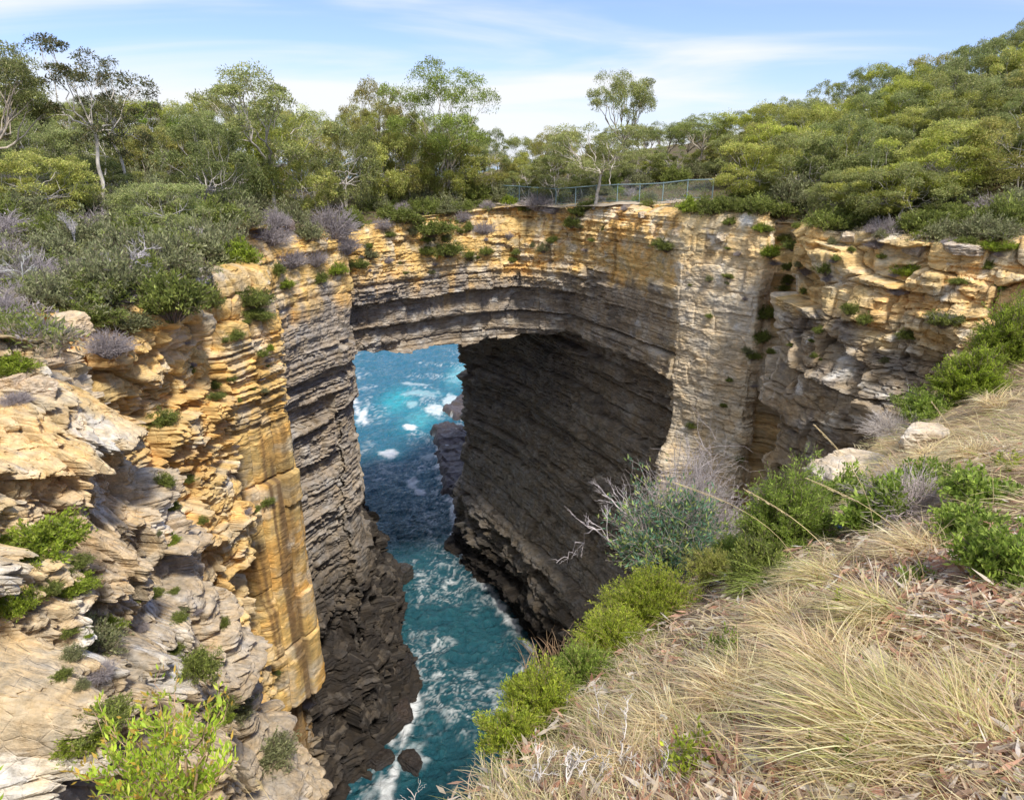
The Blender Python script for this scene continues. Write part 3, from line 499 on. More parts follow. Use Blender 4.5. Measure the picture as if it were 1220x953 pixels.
def leafq(P, D, U, L, Wd):
    """one bent diamond per leaf"""
    D = unit(D); S = unit(np.cross(D, U)); L = np.asarray(L).reshape(-1, 1) if np.ndim(L) else L; Wd = np.asarray(Wd).reshape(-1, 1) if np.ndim(Wd) else Wd
    V = np.stack([P, P + D * L * .45 + S * Wd * .5, P + D * L, P + D * L * .45 - S * Wd * .5], 1)
    n = len(P); return V.reshape(-1, 3), np.arange(n * 4).reshape(n, 4)
def rdir(n, r): return unit(r.normal(size=(n, 3)))
def pal(n, cols, r, jit=.18):
    c = np.array(cols, float)[r.integers(0, len(cols), n)]; return np.clip(c * (1 + jit * r.normal(size=(n, 1))), .005, 1)
def clump(c, R, n, r, L, Wd, cols, flat=.55, shell=.5):
    d = rdir(n, r); d[:, 2] = np.where((d[:, 2] < 0) & (r.random(n) < .66), -d[:, 2] * .8, d[:, 2])
    lump = 1 + .35 * (vn(d[:, 0] * 2.2 + c[0] * 3, d[:, 1] * 2.2 + c[1] * 3, d[:, 2] * 2.2) - .5) * 2
    rad = (shell + (1 - shell) * r.random(n) ** .6) * lump
    P = c + d * np.array([R, R, R * flat]) * rad[:, None]
    D = unit(d * .5 + rdir(n, r) * .9 + np.array([0, 0, -.25])); U = unit(rdir(n, r) * .8 + np.array([0, 0, 1.]))
    tint = 1 + .22 * (r.random() - .5) * 2
    V, F = leafq(P, D, U, L * (.7 + .6 * r.random(n)), Wd)
    return V, F, np.repeat(pal(n, cols, r) * tint, 4, 0)
def join(parts):
    V = np.vstack([p[0] for p in parts]); C = np.vstack([p[2] for p in parts]); F, o = [], 0
    for p in parts: F.append(p[1] + o); o += len(p[0])
    return V, np.vstack(F), C
GUM = [(.25, .30, .09), (.33, .38, .12), (.44, .47, .16), (.27, .29, .12), (.46, .44, .19)]
GUML = [(.26, .34, .06), (.33, .41, .08), (.38, .44, .11), (.22, .27, .07)]
GREY = [(.13, .15, .10), (.17, .18, .13), (.10, .12, .075)]
def make_tree(name, seed, h, width, style, cols=GUM, bark=(.42, .37, .31), npad=22, leaf=.17, dens=300, stems=1, lean=.12, thick=.8, forkr=(.32, .5)):
    """unit tree standing at the origin: Empty > trunk, crown"""
    r = np.random.default_rng(seed); paths, cl = [], []
    cz = h * .72 if style != 'dome' else h * .58
    pads = []
    while len(pads) < npad:
        d = rdir(1, r)[0]
        if style == 'umbrella': p = np.array([d[0] * width * .5, d[1] * width * .5, h * .82 + abs(d[2]) * h * .16 - h * .16 * (d[0] ** 2 + d[1] ** 2) * r.random()])
        elif style == 'open': p = np.array([d[0] * width * .5, d[1] * width * .5, cz + d[2] * h * .28]) * 1.0
        else: p = np.array([d[0] * width * .52, d[1] * width * .52, cz + d[2] * h * .42])
        if style == 'dome' and p[2] < h * .18: continue
        p = p * (1 + .22 * (r.random() - .4))
        if all(np.linalg.norm((p - q) / (1, 1, .8)) > width * (.15 if style != 'dome' else .13) for q in pads) or r.random() < .05: pads.append(p)
    ln = r.normal(0, lean, 2) * h
    for sidx in range(stems):
        a = r.random() * 6.28; fork = np.array([ln[0] + math.cos(a) * .10 * h * (stems > 1), ln[1] + math.sin(a) * .1 * h * (stems > 1), h * r.uniform(*forkr)])
        base = np.array([math.cos(a), math.sin(a), 0]) * .12 * (stems > 1); base[2] = -.3
        r0 = .026 * h * thick / math.sqrt(stems)
        paths.append((curve(base, fork, 0, 8, .035, r), np.linspace(r0, r0 * .7, 8)))
        mine = [p for i, p in enumerate(pads) if i % stems == sidx]
        mine.sort(key=lambda p: math.atan2(p[1] - fork[1], p[0] - fork[0])); k = max(2, len(mine) // 5)
        for gi in range(0, len(mine), k):
            g = mine[gi:gi + k]; m = np.mean(g, 0); node = fork * .45 + m * .55; node[2] -= .06 * h
            paths.append((curve(fork, node, .05, 7, .05, r), np.linspace(r0 * .55, r0 * .32, 7)))
            for p in g:
                paths.append((curve(node, p, .06, 6, .07, r), np.linspace(r0 * .28, r0 * .08, 6)))
                for _ in range(3): paths.append((curve(p - (p - node) * .3, p + rdir(1, r)[0] * width * .09, .05, 4, .08, r), np.linspace(r0 * .1, r0 * .03, 4)))
    for p in pads:
        R = width * r.uniform(.09, .17) * (1.15 if style == 'umbrella' else 1)
        cl.append(clump(p, R, int(dens * r.uniform(.6, 1.3)), r, leaf, leaf * .34, cols, flat=.72 if style != 'dome' else .85))
        for _ in range(3): cl.append(clump(p + rdir(1, r)[0] * R * np.array([1, 1, .5]), R * .45, int(dens * .22), r, leaf, leaf * .34, cols, flat=.9))
    root = empty(name); bv, bf = tubes(paths, 6)
    bc = np.array(bark) * (1 + .25 * fbm(bv[:, 0] * 3, bv[:, 1] * 3, bv[:, 2] * 1.2, o=3, seed=seed))[:, None]
    mesh('trunk', bv, bf, M_BARK, root, bc, True); V, F, C = join(cl); mesh('crown', V, F, M_LEAF, root, C)
    return root
def make_shrub(name, seed, R, h, nst, lper, L, Wd, cols, stem=(.22, .17, .13), twiggy=0, flat=False, spread=1., ups=.35, tip=None, rad=.006, fork=2):
    """stems fanning from the root, each carrying leaves along its length: Empty > stem, foliage"""
    r = np.random.default_rng(seed); paths, P, D, Ccol = [], [], [], []
    for i in range(nst):
        a = r.random() * 6.283; q = math.sqrt(r.random()) * spread; lobe = .62 + .75 * float(vn(np.array(math.cos(a) * 1.5 + 9), np.array(math.sin(a) * 1.5 + 9), 0., seed)) ; lob2 = .65 + .7 * float(vn(np.array(math.cos(a) * q * 2.4 + 5), np.array(math.sin(a) * q * 2.4 + 5), 0., seed + 1))
        tipp = np.array([math.cos(a) * R * q * lobe, math.sin(a) * R * q * lobe, h * lob2 * math.sqrt(max(0.02, 1 - (q * .92) ** 2)) * r.uniform(.48, 1.12)])
        b0 = np.array([math.cos(a), math.sin(a), 0]) * R * .12 * q; b0[2] = -.08 * h
        pth = curve(b0, tipp, .10, 7, .05, r); paths.append((pth, np.linspace(rad * (1 + 2 * (i % 5 == 0)), rad * .3, 7)))
        subs = [pth]
        for k in range(fork):
            t = r.uniform(.4, .85); s0 = pth[int(t * 6)]; e = s0 + unit((tipp - s0) * .8 + rdir(1, r)[0] * np.linalg.norm(tipp) * .4)* (np.linalg.norm(tipp) * r.uniform(.15, .32)); e[2] += ups * .1 * h
            sp = curve(s0, e, .05, 5, .07, r); paths.append((sp, np.linspace(rad * .5, rad * .2, 5))); subs.append(sp)
        if twiggy and r.random() < twiggy: continue
        n = max(3, lper // len(subs)); tint = 1 + .2 * r.normal()
        for sp in subs:
            t = (.30 + .70 * r.random(n)) if sp is pth else r.random(n); f = t * (len(sp) - 1); k = np.minimum(f.astype(int), len(sp) - 2); w = (f - k)[:, None]
            p = sp[k] * (1 - w) + sp[k + 1] * w; ax = unit(sp[k + 1] - sp[k]); P.append(p + r.normal(0, L * .25, (n, 3))); D.append(unit(ax * .8 + rdir(n, r) * .9 + np.array([0, 0, ups])))
            cc = pal(n, cols, r) * max(.6, tint)
            if tip is not None: cc = np.where((t > .86)[:, None] & (r.random(n) < .6)[:, None], np.array(tip) * (1 + .2 * r.normal(size=(n, 1))), cc)
            Ccol.append(np.clip(cc, .005, 1))
    root = empty(name); bv, bf = tubes(paths, 4); mesh('stem', bv, bf, M_TWIG, root, np.broadcast_to(np.array(stem), bv.shape) * (1 + .3 * fbm(bv[:, 0] * 5, bv[:, 1] * 5, bv[:, 2] * 5, o=2, seed=seed))[:, None], True)
    if P:
        P = np.vstack(P); D = np.vstack(D); C = np.vstack(Ccol); n = len(P); V, F = leafq(P, D, rdir(n, r), L * (.6 + .8 * r.random(n)), Wd)
        mesh('foliage', V, F, M_LEAF, root, np.repeat(C, 4, 0))
    return root
LIBS = []
def lib(o): LIBS.append(o); return o
def put(src, loc, s=1., rz=None, tint=(1, 1, 1), name=None, sz=None, tilt=(0, 0)):
    c = copy_tree(src); c.location = loc; c.scale = (s, s, sz if sz else s); c.rotation_euler = (tilt[0], tilt[1], rng.random() * 6.28 if rz is None else rz)
    for ch in c.children: ch.color = (*tint, 1) if ch.name.split('.')[0] in ('crown', 'foliage') else (1, 1, 1, 1)
    return c
bpy.context.view_layer.update(); DG = bpy.context.evaluated_depsgraph_get()
def hit(px, py):
    a = (px - 610) / FPX; b = (476.5 - py) / FPX; d = Vector((a, CP + b * SP, -SP + b * CP)).normalized()
    ok, loc, nr, _, ob, _ = SC.ray_cast(DG, (0, 0, 0), d)
    return (loc, nr, loc.length) if ok else None

# ------------------------------------------------------------------ trees
T_OPEN = [lib(make_tree('gum_tree', 100 + i, 8, 6.5, 'open', GUM, (.50, .45, .38), 24, .18, 380, 1 + i % 2)) for i in range(3)]
T_UMB = [lib(make_tree('gum_tree', 120 + i, 8, 6.0, 'umbrella', GUM, (.42, .36, .29), 22, .17, 520, 1)) for i in range(3)]
T_DOME = [lib(make_tree('gum_tree', 140 + i, 6, 5.8, 'dome', GUM, (.50, .46, .42), 34, .19, 400, 2 + i % 2, .05)) for i in range(5)]
T_THIN = [lib(make_tree('gum_tree', 160 + i, 8, 4.2, 'open', [(.10, .12, .05), (.14, .155, .06), (.20, .17, .08)], (.66, .60, .52), 18, .16, 230, 1, .05, thick=.5, forkr=(.52, .62))) for i in range(2)]
T_SLIM = [lib(make_tree('gum_tree', 190 + i, 8, 4.4, 'open', GUM, (.66, .61, .54), 15, .17, 300, 1 + i % 2, .10, thick=.5, forkr=(.42, .6))) for i in range(3)]
T_BIG = lib(make_tree('gum_tree', 171, 9, 8, 'open', GUML, (.42, .36, .28), 30, .18, 520, 3, .04))
T_PINE = lib(make_tree('wattle_tree', 181, 6, 3.0, 'dome', [(.20, .30, .03), (.26, .36, .04), (.14, .22, .03)], (.3, .25, .2), 26, .12, 240, 1, .03))
ORD_ = ['leftmost', 'second from the left', 'third from the left', 'fourth from the left', 'fifth from the left', 'sixth from the left', 'seventh from the left', 'eighth from the left', 'ninth from the left', 'tenth from the left'] + \
      [w + ' from the left' for w in ('eleventh twelfth thirteenth fourteenth fifteenth sixteenth seventeenth eighteenth nineteenth twentieth twenty-first twenty-second twenty-third twenty-fourth twenty-fifth twenty-sixth twenty-seventh twenty-eighth twenty-ninth thirtieth').split()]
ORD = [o.replace(' from the left', ' from left') for o in ORD_]
def plant(src, px, ytop, Y, hsrc, label, group=None, tint=(1, 1, 1), w=1., rz=None, tilt=(0, 0)):
    """stand a tree at distance Y so that its foot is on the ground and its top reaches the height seen"""
    x = at(px, 215, Y)[0]; z = float(H(x, Y)); top = at(px, ytop, Y)[2]; hh = max(2.0, (top - z) * .92)
    c = put(src, (x, Y, z - .05), hh / hsrc * w, rz, tint, sz=hh / hsrc, tilt=tilt); tag(c, label, 'tree', group); return c
plant(T_THIN[0], 115, 38, 33, 8, 'tall slender gum tree with a bare white trunk, second tree from the left edge', w=1.15, rz=.4)
plant(T_THIN[1], 160, 72, 35, 8, 'thin white trunked gum with sparse dark leaves, beside the taller white trunked gum', w=.95, rz=1.9)
plant(T_UMB[0], 4, 52, 30, 8, 'dark spreading gum tree cut by the left edge of the photo', tint=(.7, .7, .7), w=1.0)
plant(T_OPEN[0], 322, 90, 45, 8, 'twisted gum with several pale stems and an open flat crown above the left cliff', w=1.15, rz=2.2)
plant(T_PINE, 195, 124, 48, 6, 'bright lime green wattle tree standing out among dull gums on the left')
plant(T_BIG, 527, 84, 57, 9, 'largest bright green gum tree with forked limbs above the middle of the arch', tint=(1, 1, 1), w=.92, rz=.8)
plant(T_OPEN[1], 457, 97, 60, 8, 'brownish gum with a ragged pointed top left of the big green gum', tint=(1.0, .85, .8), w=.75)
plant(T_UMB[1], 738, 87, 63, 8, 'tall umbrella shaped gum rising above the trees behind the fence', w=.78, rz=.5)
plant(T_OPEN[2], 708, 140, 51.5, 8, 'gum with a dark leaning trunk growing through the fence line at the cliff edge', w=1.25, rz=1.1, tilt=(0, -.10))
plant(T_UMB[2], 835, 136, 58, 8, 'round topped gum tree at the right end of the fence', w=1.2, tint=(.95, 1, .85))
SKY_X = [-60, 0, 60, 120, 200, 260, 330, 400, 430, 470, 560, 600, 660, 700, 790, 850, 880, 910, 960, 1000, 1050, 1100, 1150, 1200, 1300, 1500]
SKY_Y = [60, 75, 112, 112, 118, 118, 118, 140, 118, 130, 142, 160, 158, 150, 142, 148, 132, 112, 108, 84, 78, 62, 40, 14, -10, -60]
def skyline(px): return float(np.interp(px, SKY_X, SKY_Y))
rt = random.Random(11); LIBALL = T_OPEN + T_UMB + T_DOME
def band(where, label, grp, Y0, Y1, px0, px1, n, drop, pool, tints):
    out = []
    for i in range(n):
        px = px0 + (px1 - px0) * (i + rt.uniform(.15, .85)) / n; Y = rt.uniform(Y0, Y1)
        x = at(px, 215, Y)[0]
        if min(float(sd(x, Y, PIT)), float(sd(x, Y, SEA))) < 1.6: continue
        src, hs = rt.choice(pool); yt = skyline(px) + rt.uniform(*drop)
        t = rt.choice(tints); k = rt.uniform(.85, 1.12)
        z = float(H(x, Y)); hh = (at(px, yt, Y)[2] - z) * .95
        w = max(.7, min(1.35, .90 * 4.8 / max(hh, 2.2)))
        c = plant(src, px, yt, Y, hs, None, grp, tuple(v * k for v in t[0]), w=w)
        out.append((px, c, t[1]))
    out.sort(key=lambda q: q[0])
    for i, (px, c, tn) in enumerate(out): c['label'] = f'{tn} gum {label}, {ORD[i]}'
D_ = [(t, 6) for t in T_DOME]; O_ = [(t, 8) for t in T_OPEN + T_UMB]
TN = [((1, 1, 1), 'olive green'), ((1.2, 1.15, .8), 'yellowish green'), ((.8, .85, .85), 'dark green'), ((1.1, .98, .80), 'brownish'), ((1.12, 1.15, 1.25), 'greyish green'), ((1.3, 1.3, .75), 'lime green'), ((1.3, 1.25, 1.0), 'pale olive')]
band('', 'in the far row behind the arch', 'trees behind the arch', 62, 74, 400, 900, 22, (-2, 16), D_ + O_, TN)
band('', 'in the nearer row behind the fence', 'trees behind the arch', 55.5, 60, 415, 900, 16, (22, 48), D_, TN)
band('', 'in the skyline row of the left plateau', 'trees on the left plateau', 52, 64, -30, 420, 21, (-2, 14), D_ + O_, TN)
band('', 'in the middle row on the left plateau', 'trees on the left plateau', 40, 50, -40, 400, 17, (22, 50), D_, TN)
band('', 'in the front row on the left plateau', 'trees on the left plateau', 29, 38, -40, 330, 10, (70, 105), D_, TN)
band('', 'in the skyline row of the right hill', 'trees on the right hill', 56, 72, 860, 1290, 20, (-3, 10), D_ + O_, TN)
band('', 'in the upper row on the right hill', 'trees on the right hill', 48, 56, 860, 1290, 18, (14, 36), D_, TN)
band('', 'in the middle row on the right hill', 'trees on the right hill', 40, 47, 880, 1300, 16, (45, 75), D_, TN)
band('', 'in the lowest row on the right hill', 'trees on the right hill', 33.5, 39, 870, 1300, 14, (85, 125), D_, TN)

SL_ = [(t, 8) for t in T_SLIM]; TS = [((1, 1, 1), 'pale trunked slender'), ((1.2, 1.15, .85), 'pale trunked yellowish'), ((.9, .95, .9), 'pale trunked dark leaved')]
band('', 'standing out above the left plateau scrub', 'slender trees on the left plateau', 38, 50, 20, 430, 9, (4, 34), SL_, TS)
band('', 'just behind the arch rim', 'slender trees behind the arch', 58, 62, 430, 600, 7, (0, 30), SL_, TS)
band('', 'behind the fence with its trunk showing', 'slender trees behind the arch', 55.5, 60, 620, 880, 8, (4, 40), SL_, TS)
band('', 'with bare trunk on the lower right hill', 'slender trees on the right hill', 35, 42, 900, 1280, 7, (60, 110), SL_, TS)
# ------------------------------------------------------------------ shrubs
GRN = [(.21, .26, .06), (.27, .32, .07), (.33, .37, .09), (.17, .21, .05)]
BRT = [(.27, .36, .035), (.33, .42, .045), (.22, .30, .035), (.38, .44, .07)]
OLV = [(.25, .27, .13), (.31, .33, .16), (.37, .37, .20), (.20, .22, .10)]
LAV = [(.33, .29, .29), (.42, .37, .37)]
S_ = {'g': [lib(make_shrub('shrub', 200 + i, 1, 1.0, 130, 60, .10, .035, GRN)) for i in range(3)],
      'b': [lib(make_shrub('shrub', 210 + i, 1, .75, 130, 66, .085, .034, BRT)) for i in range(2)],
      'o': [lib(make_shrub('shrub', 220 + i, 1, 1.1, 120, 46, .11, .04, OLV, twiggy=.2)) for i in range(3)],
      'd': [lib(make_shrub('shrub', 230 + i, 1, .9, 130, 60, .10, .035, [tuple(v * .85 for v in c) for c in GRN], twiggy=.1)) for i in range(2)],
      'y': [lib(make_shrub('bare_shrub', 240 + i, 1, .8, 260, 8, .07, .02, LAV, stem=(.36, .32, .32), twiggy=.8, rad=.010, fork=4)) for i in range(2)]}
NM = {'g': 'green', 'b': 'bright green', 'o': 'olive', 'd': 'dark green', 'y': 'leafless grey'}
SHR = []
def shrub_px(px, py, rpx, k, sz=1.):
    h = hit(px, py + rpx * .5)
    if not h: return
    loc, nr, d = h; s = rpx / FPX * d * 1.12
    c = put(rt.choice(S_[k]), loc + nr * .02 - Vector((0, 0, s * .2)), s, sz=s * sz * rt.uniform(.75, 1.3), tilt=(rt.uniform(-.2, .2) - nr.y * .35 * 0, 0)); c.scale.x *= rt.uniform(.75, 1.35); c.scale.y *= rt.uniform(.75, 1.2); SHR.append((px, py, c, k)); return c
ROWS = {}
def shrubs(where, rows):
    a = len(SHR)
    for q in rows: shrub_px(*q)
    grp = sorted(SHR[a:], key=lambda q: q[0]); cnt = {}
    tot = {k: sum(1 for g in grp if g[3] == k) for k in NM}
    for px, py, c, k in grp:
        i = cnt.get(k, 0); cnt[k] = i + 1; w = 'bare twigs' if k == 'y' else 'shrub'
        lab = f'{NM[k]} {w} {where}' + (f', {ORD[i]}' if tot[k] > 1 else '')
        tag(c, lab, 'shrub', 'shrubs ' + where)
shrubs('at the very edge of the near left cliff', [(14, 425, 26, 'b'), (100, 365, 34, 'd'), (55, 385, 24, 'y'), (130, 405, 26, 'y'), (110, 345, 30, 'g'), (150, 375, 24, 'o'), (20, 470, 18, 'y'), (60, 350, 30, 'o'), (15, 340, 30, 'y')])
shrubs('on the brow of the left cliff', [(205, 350, 40, 'd'), (175, 330, 30, 'g'), (245, 350, 24, 'd'), (285, 297, 26, 'b'), (250, 300, 22, 'b'), (300, 350, 22, 'd'), (303, 370, 16, 'g'), (340, 335, 12, 'b'), (330, 318, 12, 'g'), (398, 318, 13, 'b'), (345, 250, 22, 'g'), (345, 300, 26, 'y'), (318, 270, 28, 'y'), (375, 305, 16, 'y'),
                                         (428, 312, 12, 'g'), (395, 262, 34, 'y'), (412, 285, 22, 'y'), (150, 335, 24, 'y'), (225, 315, 26, 'o'), (365, 275, 16, 'o'), (420, 262, 16, 'g'), (380, 330, 10, 'g'), (440, 300, 12, 'o')])
shrubs('growing from cracks in the left wall', [(281, 397, 11, 'g'), (322, 413, 7, 'b'), (312, 420, 7, 'g'), (257, 455, 9, 'g'), (258, 470, 9, 'd'), (195, 495, 18, 'g'), (205, 602, 8, 'g'), (243, 616, 10, 'g'), (267, 740, 8, 'g'), (237, 790, 22, 'g'), (262, 838, 20, 'd'), (285, 842, 16, 'o'), (325, 888, 24, 'o'), (210, 770, 9, 'g')])
shrubs('on ledges of the near left buttress', [(52, 632, 40, 'b'), (20, 710, 24, 'b'), (88, 690, 20, 'b'), (90, 665, 14, 'd'), (110, 760, 30, 'o'), (128, 740, 20, 'b'), (118, 790, 20, 'y'), (125, 850, 30, 'g'), (100, 870, 26, 'b'), (165, 712, 6, 'b'), (60, 700, 10, 'g')])
shrubs('hanging over the rim of the arch', [(445, 240, 20, 'd'), (475, 250, 24, 'd'), (512, 262, 26, 'd'), (535, 292, 18, 'd'), (508, 296, 12, 'g'), (560, 228, 22, 'g'), (590, 226, 14, 'd'), (606, 236, 14, 'b'), (640, 236, 18, 'y'), (660, 244, 14, 'y'), (681, 262, 13, 'g'), (575, 268, 14, 'y'), (605, 278, 9, 'y'), (648, 294, 9, 'o'), (578, 297, 10, 'g'),
                                            (795, 288, 16, 'd'), (700, 243, 12, 'd'), (690, 248, 14, 'd'), (500, 235, 18, 'o'), (530, 238, 22, 'o'), (480, 225, 20, 'g'), (455, 262, 16, 'y'), (550, 255, 14, 'y'), (625, 246, 10, 'g'), (772, 240, 9, 'g'), (745, 246, 7, 'y'), (560, 300, 9, 'g'), (615, 300, 6, 'g'), (635, 290, 6, 'o'), (540, 225, 18, 'y')])
shrubs('along the brow of the right cliff', [(825, 243, 16, 'b'), (850, 240, 22, 'd'), (880, 238, 22, 'd'), (905, 240, 24, 'g'), (935, 245, 24, 'd'), (965, 250, 24, 'o'), (1000, 235, 26, 'o'), (990, 262, 22, 'g'), (1025, 250, 28, 'd'), (1060, 240, 28, 'o'), (1050, 265, 22, 'y'), (1095, 262, 28, 'd'), (1130, 255, 26, 'g'), (1120, 235, 24, 'o'), (1165, 258, 24, 'd'), (1200, 262, 24, 'g'), (1180, 240, 24, 'y'), (1215, 240, 24, 'o'),
                                              (1080, 320, 14, 'b'), (907, 266, 13, 'b'), (915, 297, 12, 'b'), (945, 290, 12, 'g'), (985, 318, 13, 'g'), (960, 320, 10, 'y'), (1180, 290, 12, 'b'), (1150, 285, 10, 'd'), (1205, 290, 10, 'b'), (870, 262, 8, 'g'), (1045, 285, 14, 'y')])
shrubs('on ledges of the right cliff', [(915, 368, 17, 'd'), (907, 395, 16, 'd'), (897, 420, 12, 'd'), (1012, 366, 13, 'd'), (1030, 380, 9, 'g'), (1125, 378, 16, 'd'), (1082, 395, 11, 'g'), (880, 300, 6, 'y'), (975, 392, 7, 'g'), (958, 345, 7, 'g'), (935, 340, 8, 'g'), (825, 505, 7, 'g'), (880, 545, 6, 'd'), (870, 450, 6, 'g'), (845, 375, 5, 'g'), (1070, 345, 8, 'y'), (890, 415, 8, 'o')])

rq = random.Random(5)
def tufts(where, x0, x1, y0, y1, n, r0, r1, kinds='goydg'): shrubs(where, [(rq.uniform(x0, x1), rq.uniform(y0, y1), rq.uniform(r0, r1), rq.choice(kinds)) for _ in range(n)])
tufts('as a small tuft on the arch face', 430, 720, 262, 325, 26, 3, 8)
tufts('as a small tuft on the right cliff', 800, 1200, 265, 345, 34, 3, 9)
tufts('as a small tuft low on the right cliff', 830, 1060, 350, 560, 12, 2.5, 5)
tufts('as a small tuft high on the left wall', 185, 335, 380, 480, 14, 3, 8)
tufts('as a small tuft on the near left rocks', 20, 330, 560, 900, 22, 4, 11, 'goybg')
def scrub(label, grp, px0, px1, Y0, Y1, n, s0, s1, kinds):
    out = []
    for i in range(n):
        px = px0 + (px1 - px0) * (i + rt.uniform(.1, .9)) / n; Y = rt.uniform(Y0, Y1); x = at(px, 230, Y)[0]
        if min(float(sd(x, Y, PIT)), float(sd(x, Y, SEA))) < .9: continue
        k = rt.choice(kinds); s_ = rt.uniform(s0, s1)
        c = put(rt.choice(S_[k]), (x, Y, float(H(x, Y)) - .1), s_, sz=s_ * rt.uniform(.8, 1.25)); out.append((px, c, k))
    out.sort(key=lambda q: q[0]); cnt = {}
    for px, c, k in out:
        i = cnt.get(k, 0); cnt[k] = i + 1; w = 'bare twigs' if k == 'y' else 'bush'
        tag(c, f'{NM[k]} {w} in the {label}, {ORD[min(i, 29)]}', 'shrub', grp)
L_ = 'heath on the left plateau'
scrub('nearest scrub row of the left plateau', L_, -120, 190, 15.5, 19, 20, .6, 1.0, 'goyyoy')
scrub('second scrub row of the left plateau', L_, -80, 250, 19.5, 23.5, 24, .8, 1.3, 'goyyoyo')
scrub('third scrub row of the left plateau', L_, -60, 330, 24.5, 29, 26, .9, 1.5, 'goyyoo')
scrub('fourth scrub row of the left plateau', L_, -60, 400, 30, 37, 28, 1.0, 1.7, 'goyyoo')
scrub('fifth scrub row of the left plateau', L_, -40, 430, 38, 47, 28, 1.2, 1.9, 'oogyo')
scrub('scrub row just behind the arch rim', 'heath behind the arch', 430, 600, 54, 58, 16, .8, 1.3, 'goydo')
scrub('scrub row beyond the fence', 'heath behind the arch', 590, 870, 56, 61, 20, .9, 1.5, 'goydo')
scrub('low scrub before the fence', 'heath on the arch rim', 440, 780, 49.5, 57, 44, .35, .8, 'goydyb')
scrub('nearest scrub row of the right hill', 'heath on the right hill', 930, 1290, 28.5, 33, 24, .7, 1.2, 'gooydb')
scrub('second scrub row of the right hill', 'heath on the right hill', 860, 1290, 34, 44, 26, 1.0, 1.7, 'gooyd')
# low ground cover between the shrubs
def undergrowth():
    r = np.random.default_rng(55); n = 9000
    px = r.uniform(-250, 1450, n); Y = 13 + 62 * r.random(n) ** 1.3; x = (px - 610) / FPX * Y * .98
    ok = np.minimum(sd(x, Y, PIT), sd(x, Y, SEA)) > .35; ok &= ~((x > 0) & (Y < 24) & (x < 40)) & ~((np.abs(x - 8) < 3) & (np.abs(Y - 50.5) < 1.5)); x, Y = x[ok], Y[ok]; z = H(x, Y); n = len(x)
    m = 42; R = .22 + .4 * r.random(n); d = rdir(n * m, r); d[:, 2] = abs(d[:, 2]); P = np.repeat(np.c_[x, Y, z], m, 0) + d * np.repeat(R, m)[:, None] * (.5 + .5 * r.random((n * m, 1))) * (1, 1, .8)
    C = pal(n, OLV + GRN + LAV + [(.30, .24, .15), (.36, .31, .2)], r); C = np.repeat(np.repeat(C, m, 0) * (1 + .2 * r.normal(size=(n * m, 1))), 4, 0)
    V, F = leafq(P, unit(d + rdir(n * m, r)), rdir(n * m, r), .12 + .08 * r.random(n * m), .04)
    tag(mesh('undergrowth', V, F, M_LEAF, col=np.clip(C, .01, 1)), 'low mixed green and grey heath covering the ground between bushes', 'undergrowth', kind='stuff')
undergrowth()

# ------------------------------------------------------------------ rocks lying about, reef, path, fence
def rock_mesh(seed, rx, ry, rz, n=80, k=1.5):
    """angular block: a sphere cut back to a set of random planes, then chipped"""
    u = np.linspace(0, np.pi, n); v = np.linspace(0, 2 * np.pi, 2 * n); U, Vv = np.meshgrid(u, v, indexing='ij')
    d = np.stack([np.sin(U) * np.cos(Vv), np.sin(U) * np.sin(Vv), np.cos(U)], -1); r = np.random.default_rng(seed)
    q = np.full(U.shape, 1.35); nn_ = np.vstack([unit(np.array([[1, .2, 0], [-1, .1, .1], [.1, 1, 0], [0, -1, .15], [0, 0, 1.], [0, .1, -1]]) + r.normal(0, .18, (6, 3))), rdir(9, r)])
    for a, c in zip(nn_, np.r_[r.uniform(.7, 1., 6), r.uniform(.85, 1.15, 9)]): t = d @ a; q = np.where(t > .05, np.minimum(q, c / np.maximum(t, .05)), q)
    P0 = d * q[..., None]; q = q + .10 * k * fbm(P0[..., 0] * 3 + seed, P0[..., 1] * 3, P0[..., 2] * 6, o=5, seed=seed) - .05 * np.exp(-(fbm(P0[..., 0] * 1.5, P0[..., 1] * 1.5, P0[..., 2] * 3.5, o=3, seed=seed + 9) / .03) ** 2)
    P = d * q[..., None] * (rx, ry, rz); return P.reshape(-1, 3), grid_faces(n, 2 * n), U.shape
def boulder(px, py, r, seed, label, c=(.42, .36, .28), flat=.6, mat=None, name='boulder'):
    h = hit(px, py)
    if not h: return
    V, F, _ = rock_mesh(seed, r, r * .8, r * flat); cc = np.array(c) * (1 + .35 * fbm(V[:, 0] * 4 / r, V[:, 1] * 4 / r, V[:, 2] * 4 / r, o=4, seed=seed))[:, None]
    o = mesh(name, V, F[:, ::-1], mat or M_ROCKN, col=np.clip(cc, .02, .8), smooth=False); o.location = h[0] + Vector((0, 0, r * flat * .35)); o.rotation_euler = (0, 0, rng.random() * 6)
    return tag(o, label, 'boulder')
boulder(345, 272, .42, 3, 'rounded grey brown boulder among grey twigs at the left end of the arch', (.26, .21, .19), 1.0)
boulder(238, 332, .50, 4, 'pale grey block capping the left wall beside the dark shrub', (.38, .36, .35), .7)
boulder(88, 395, .42, 5, 'squarish cream boulder on the near left ledge', (.55, .45, .31), .7)
boulder(48, 470, .34, 6, 'rounded cream boulder near the left edge of the photo', (.58, .47, .33), .8)
boulder(20, 462, .26, 7, 'small cream boulder cut by the left edge', (.58, .47, .33), .8)
boulder(1010, 285, .45, 8, 'broken cream block on the right cliff brow', (.55, .46, .34), .6)
boulder(1150, 300, .7, 9, 'long weathered slab topping the right cliff', (.50, .43, .34), .4)
boulder(1090, 300, .5, 10, 'grey slab between bushes on the right cliff top', (.42, .38, .33), .5)
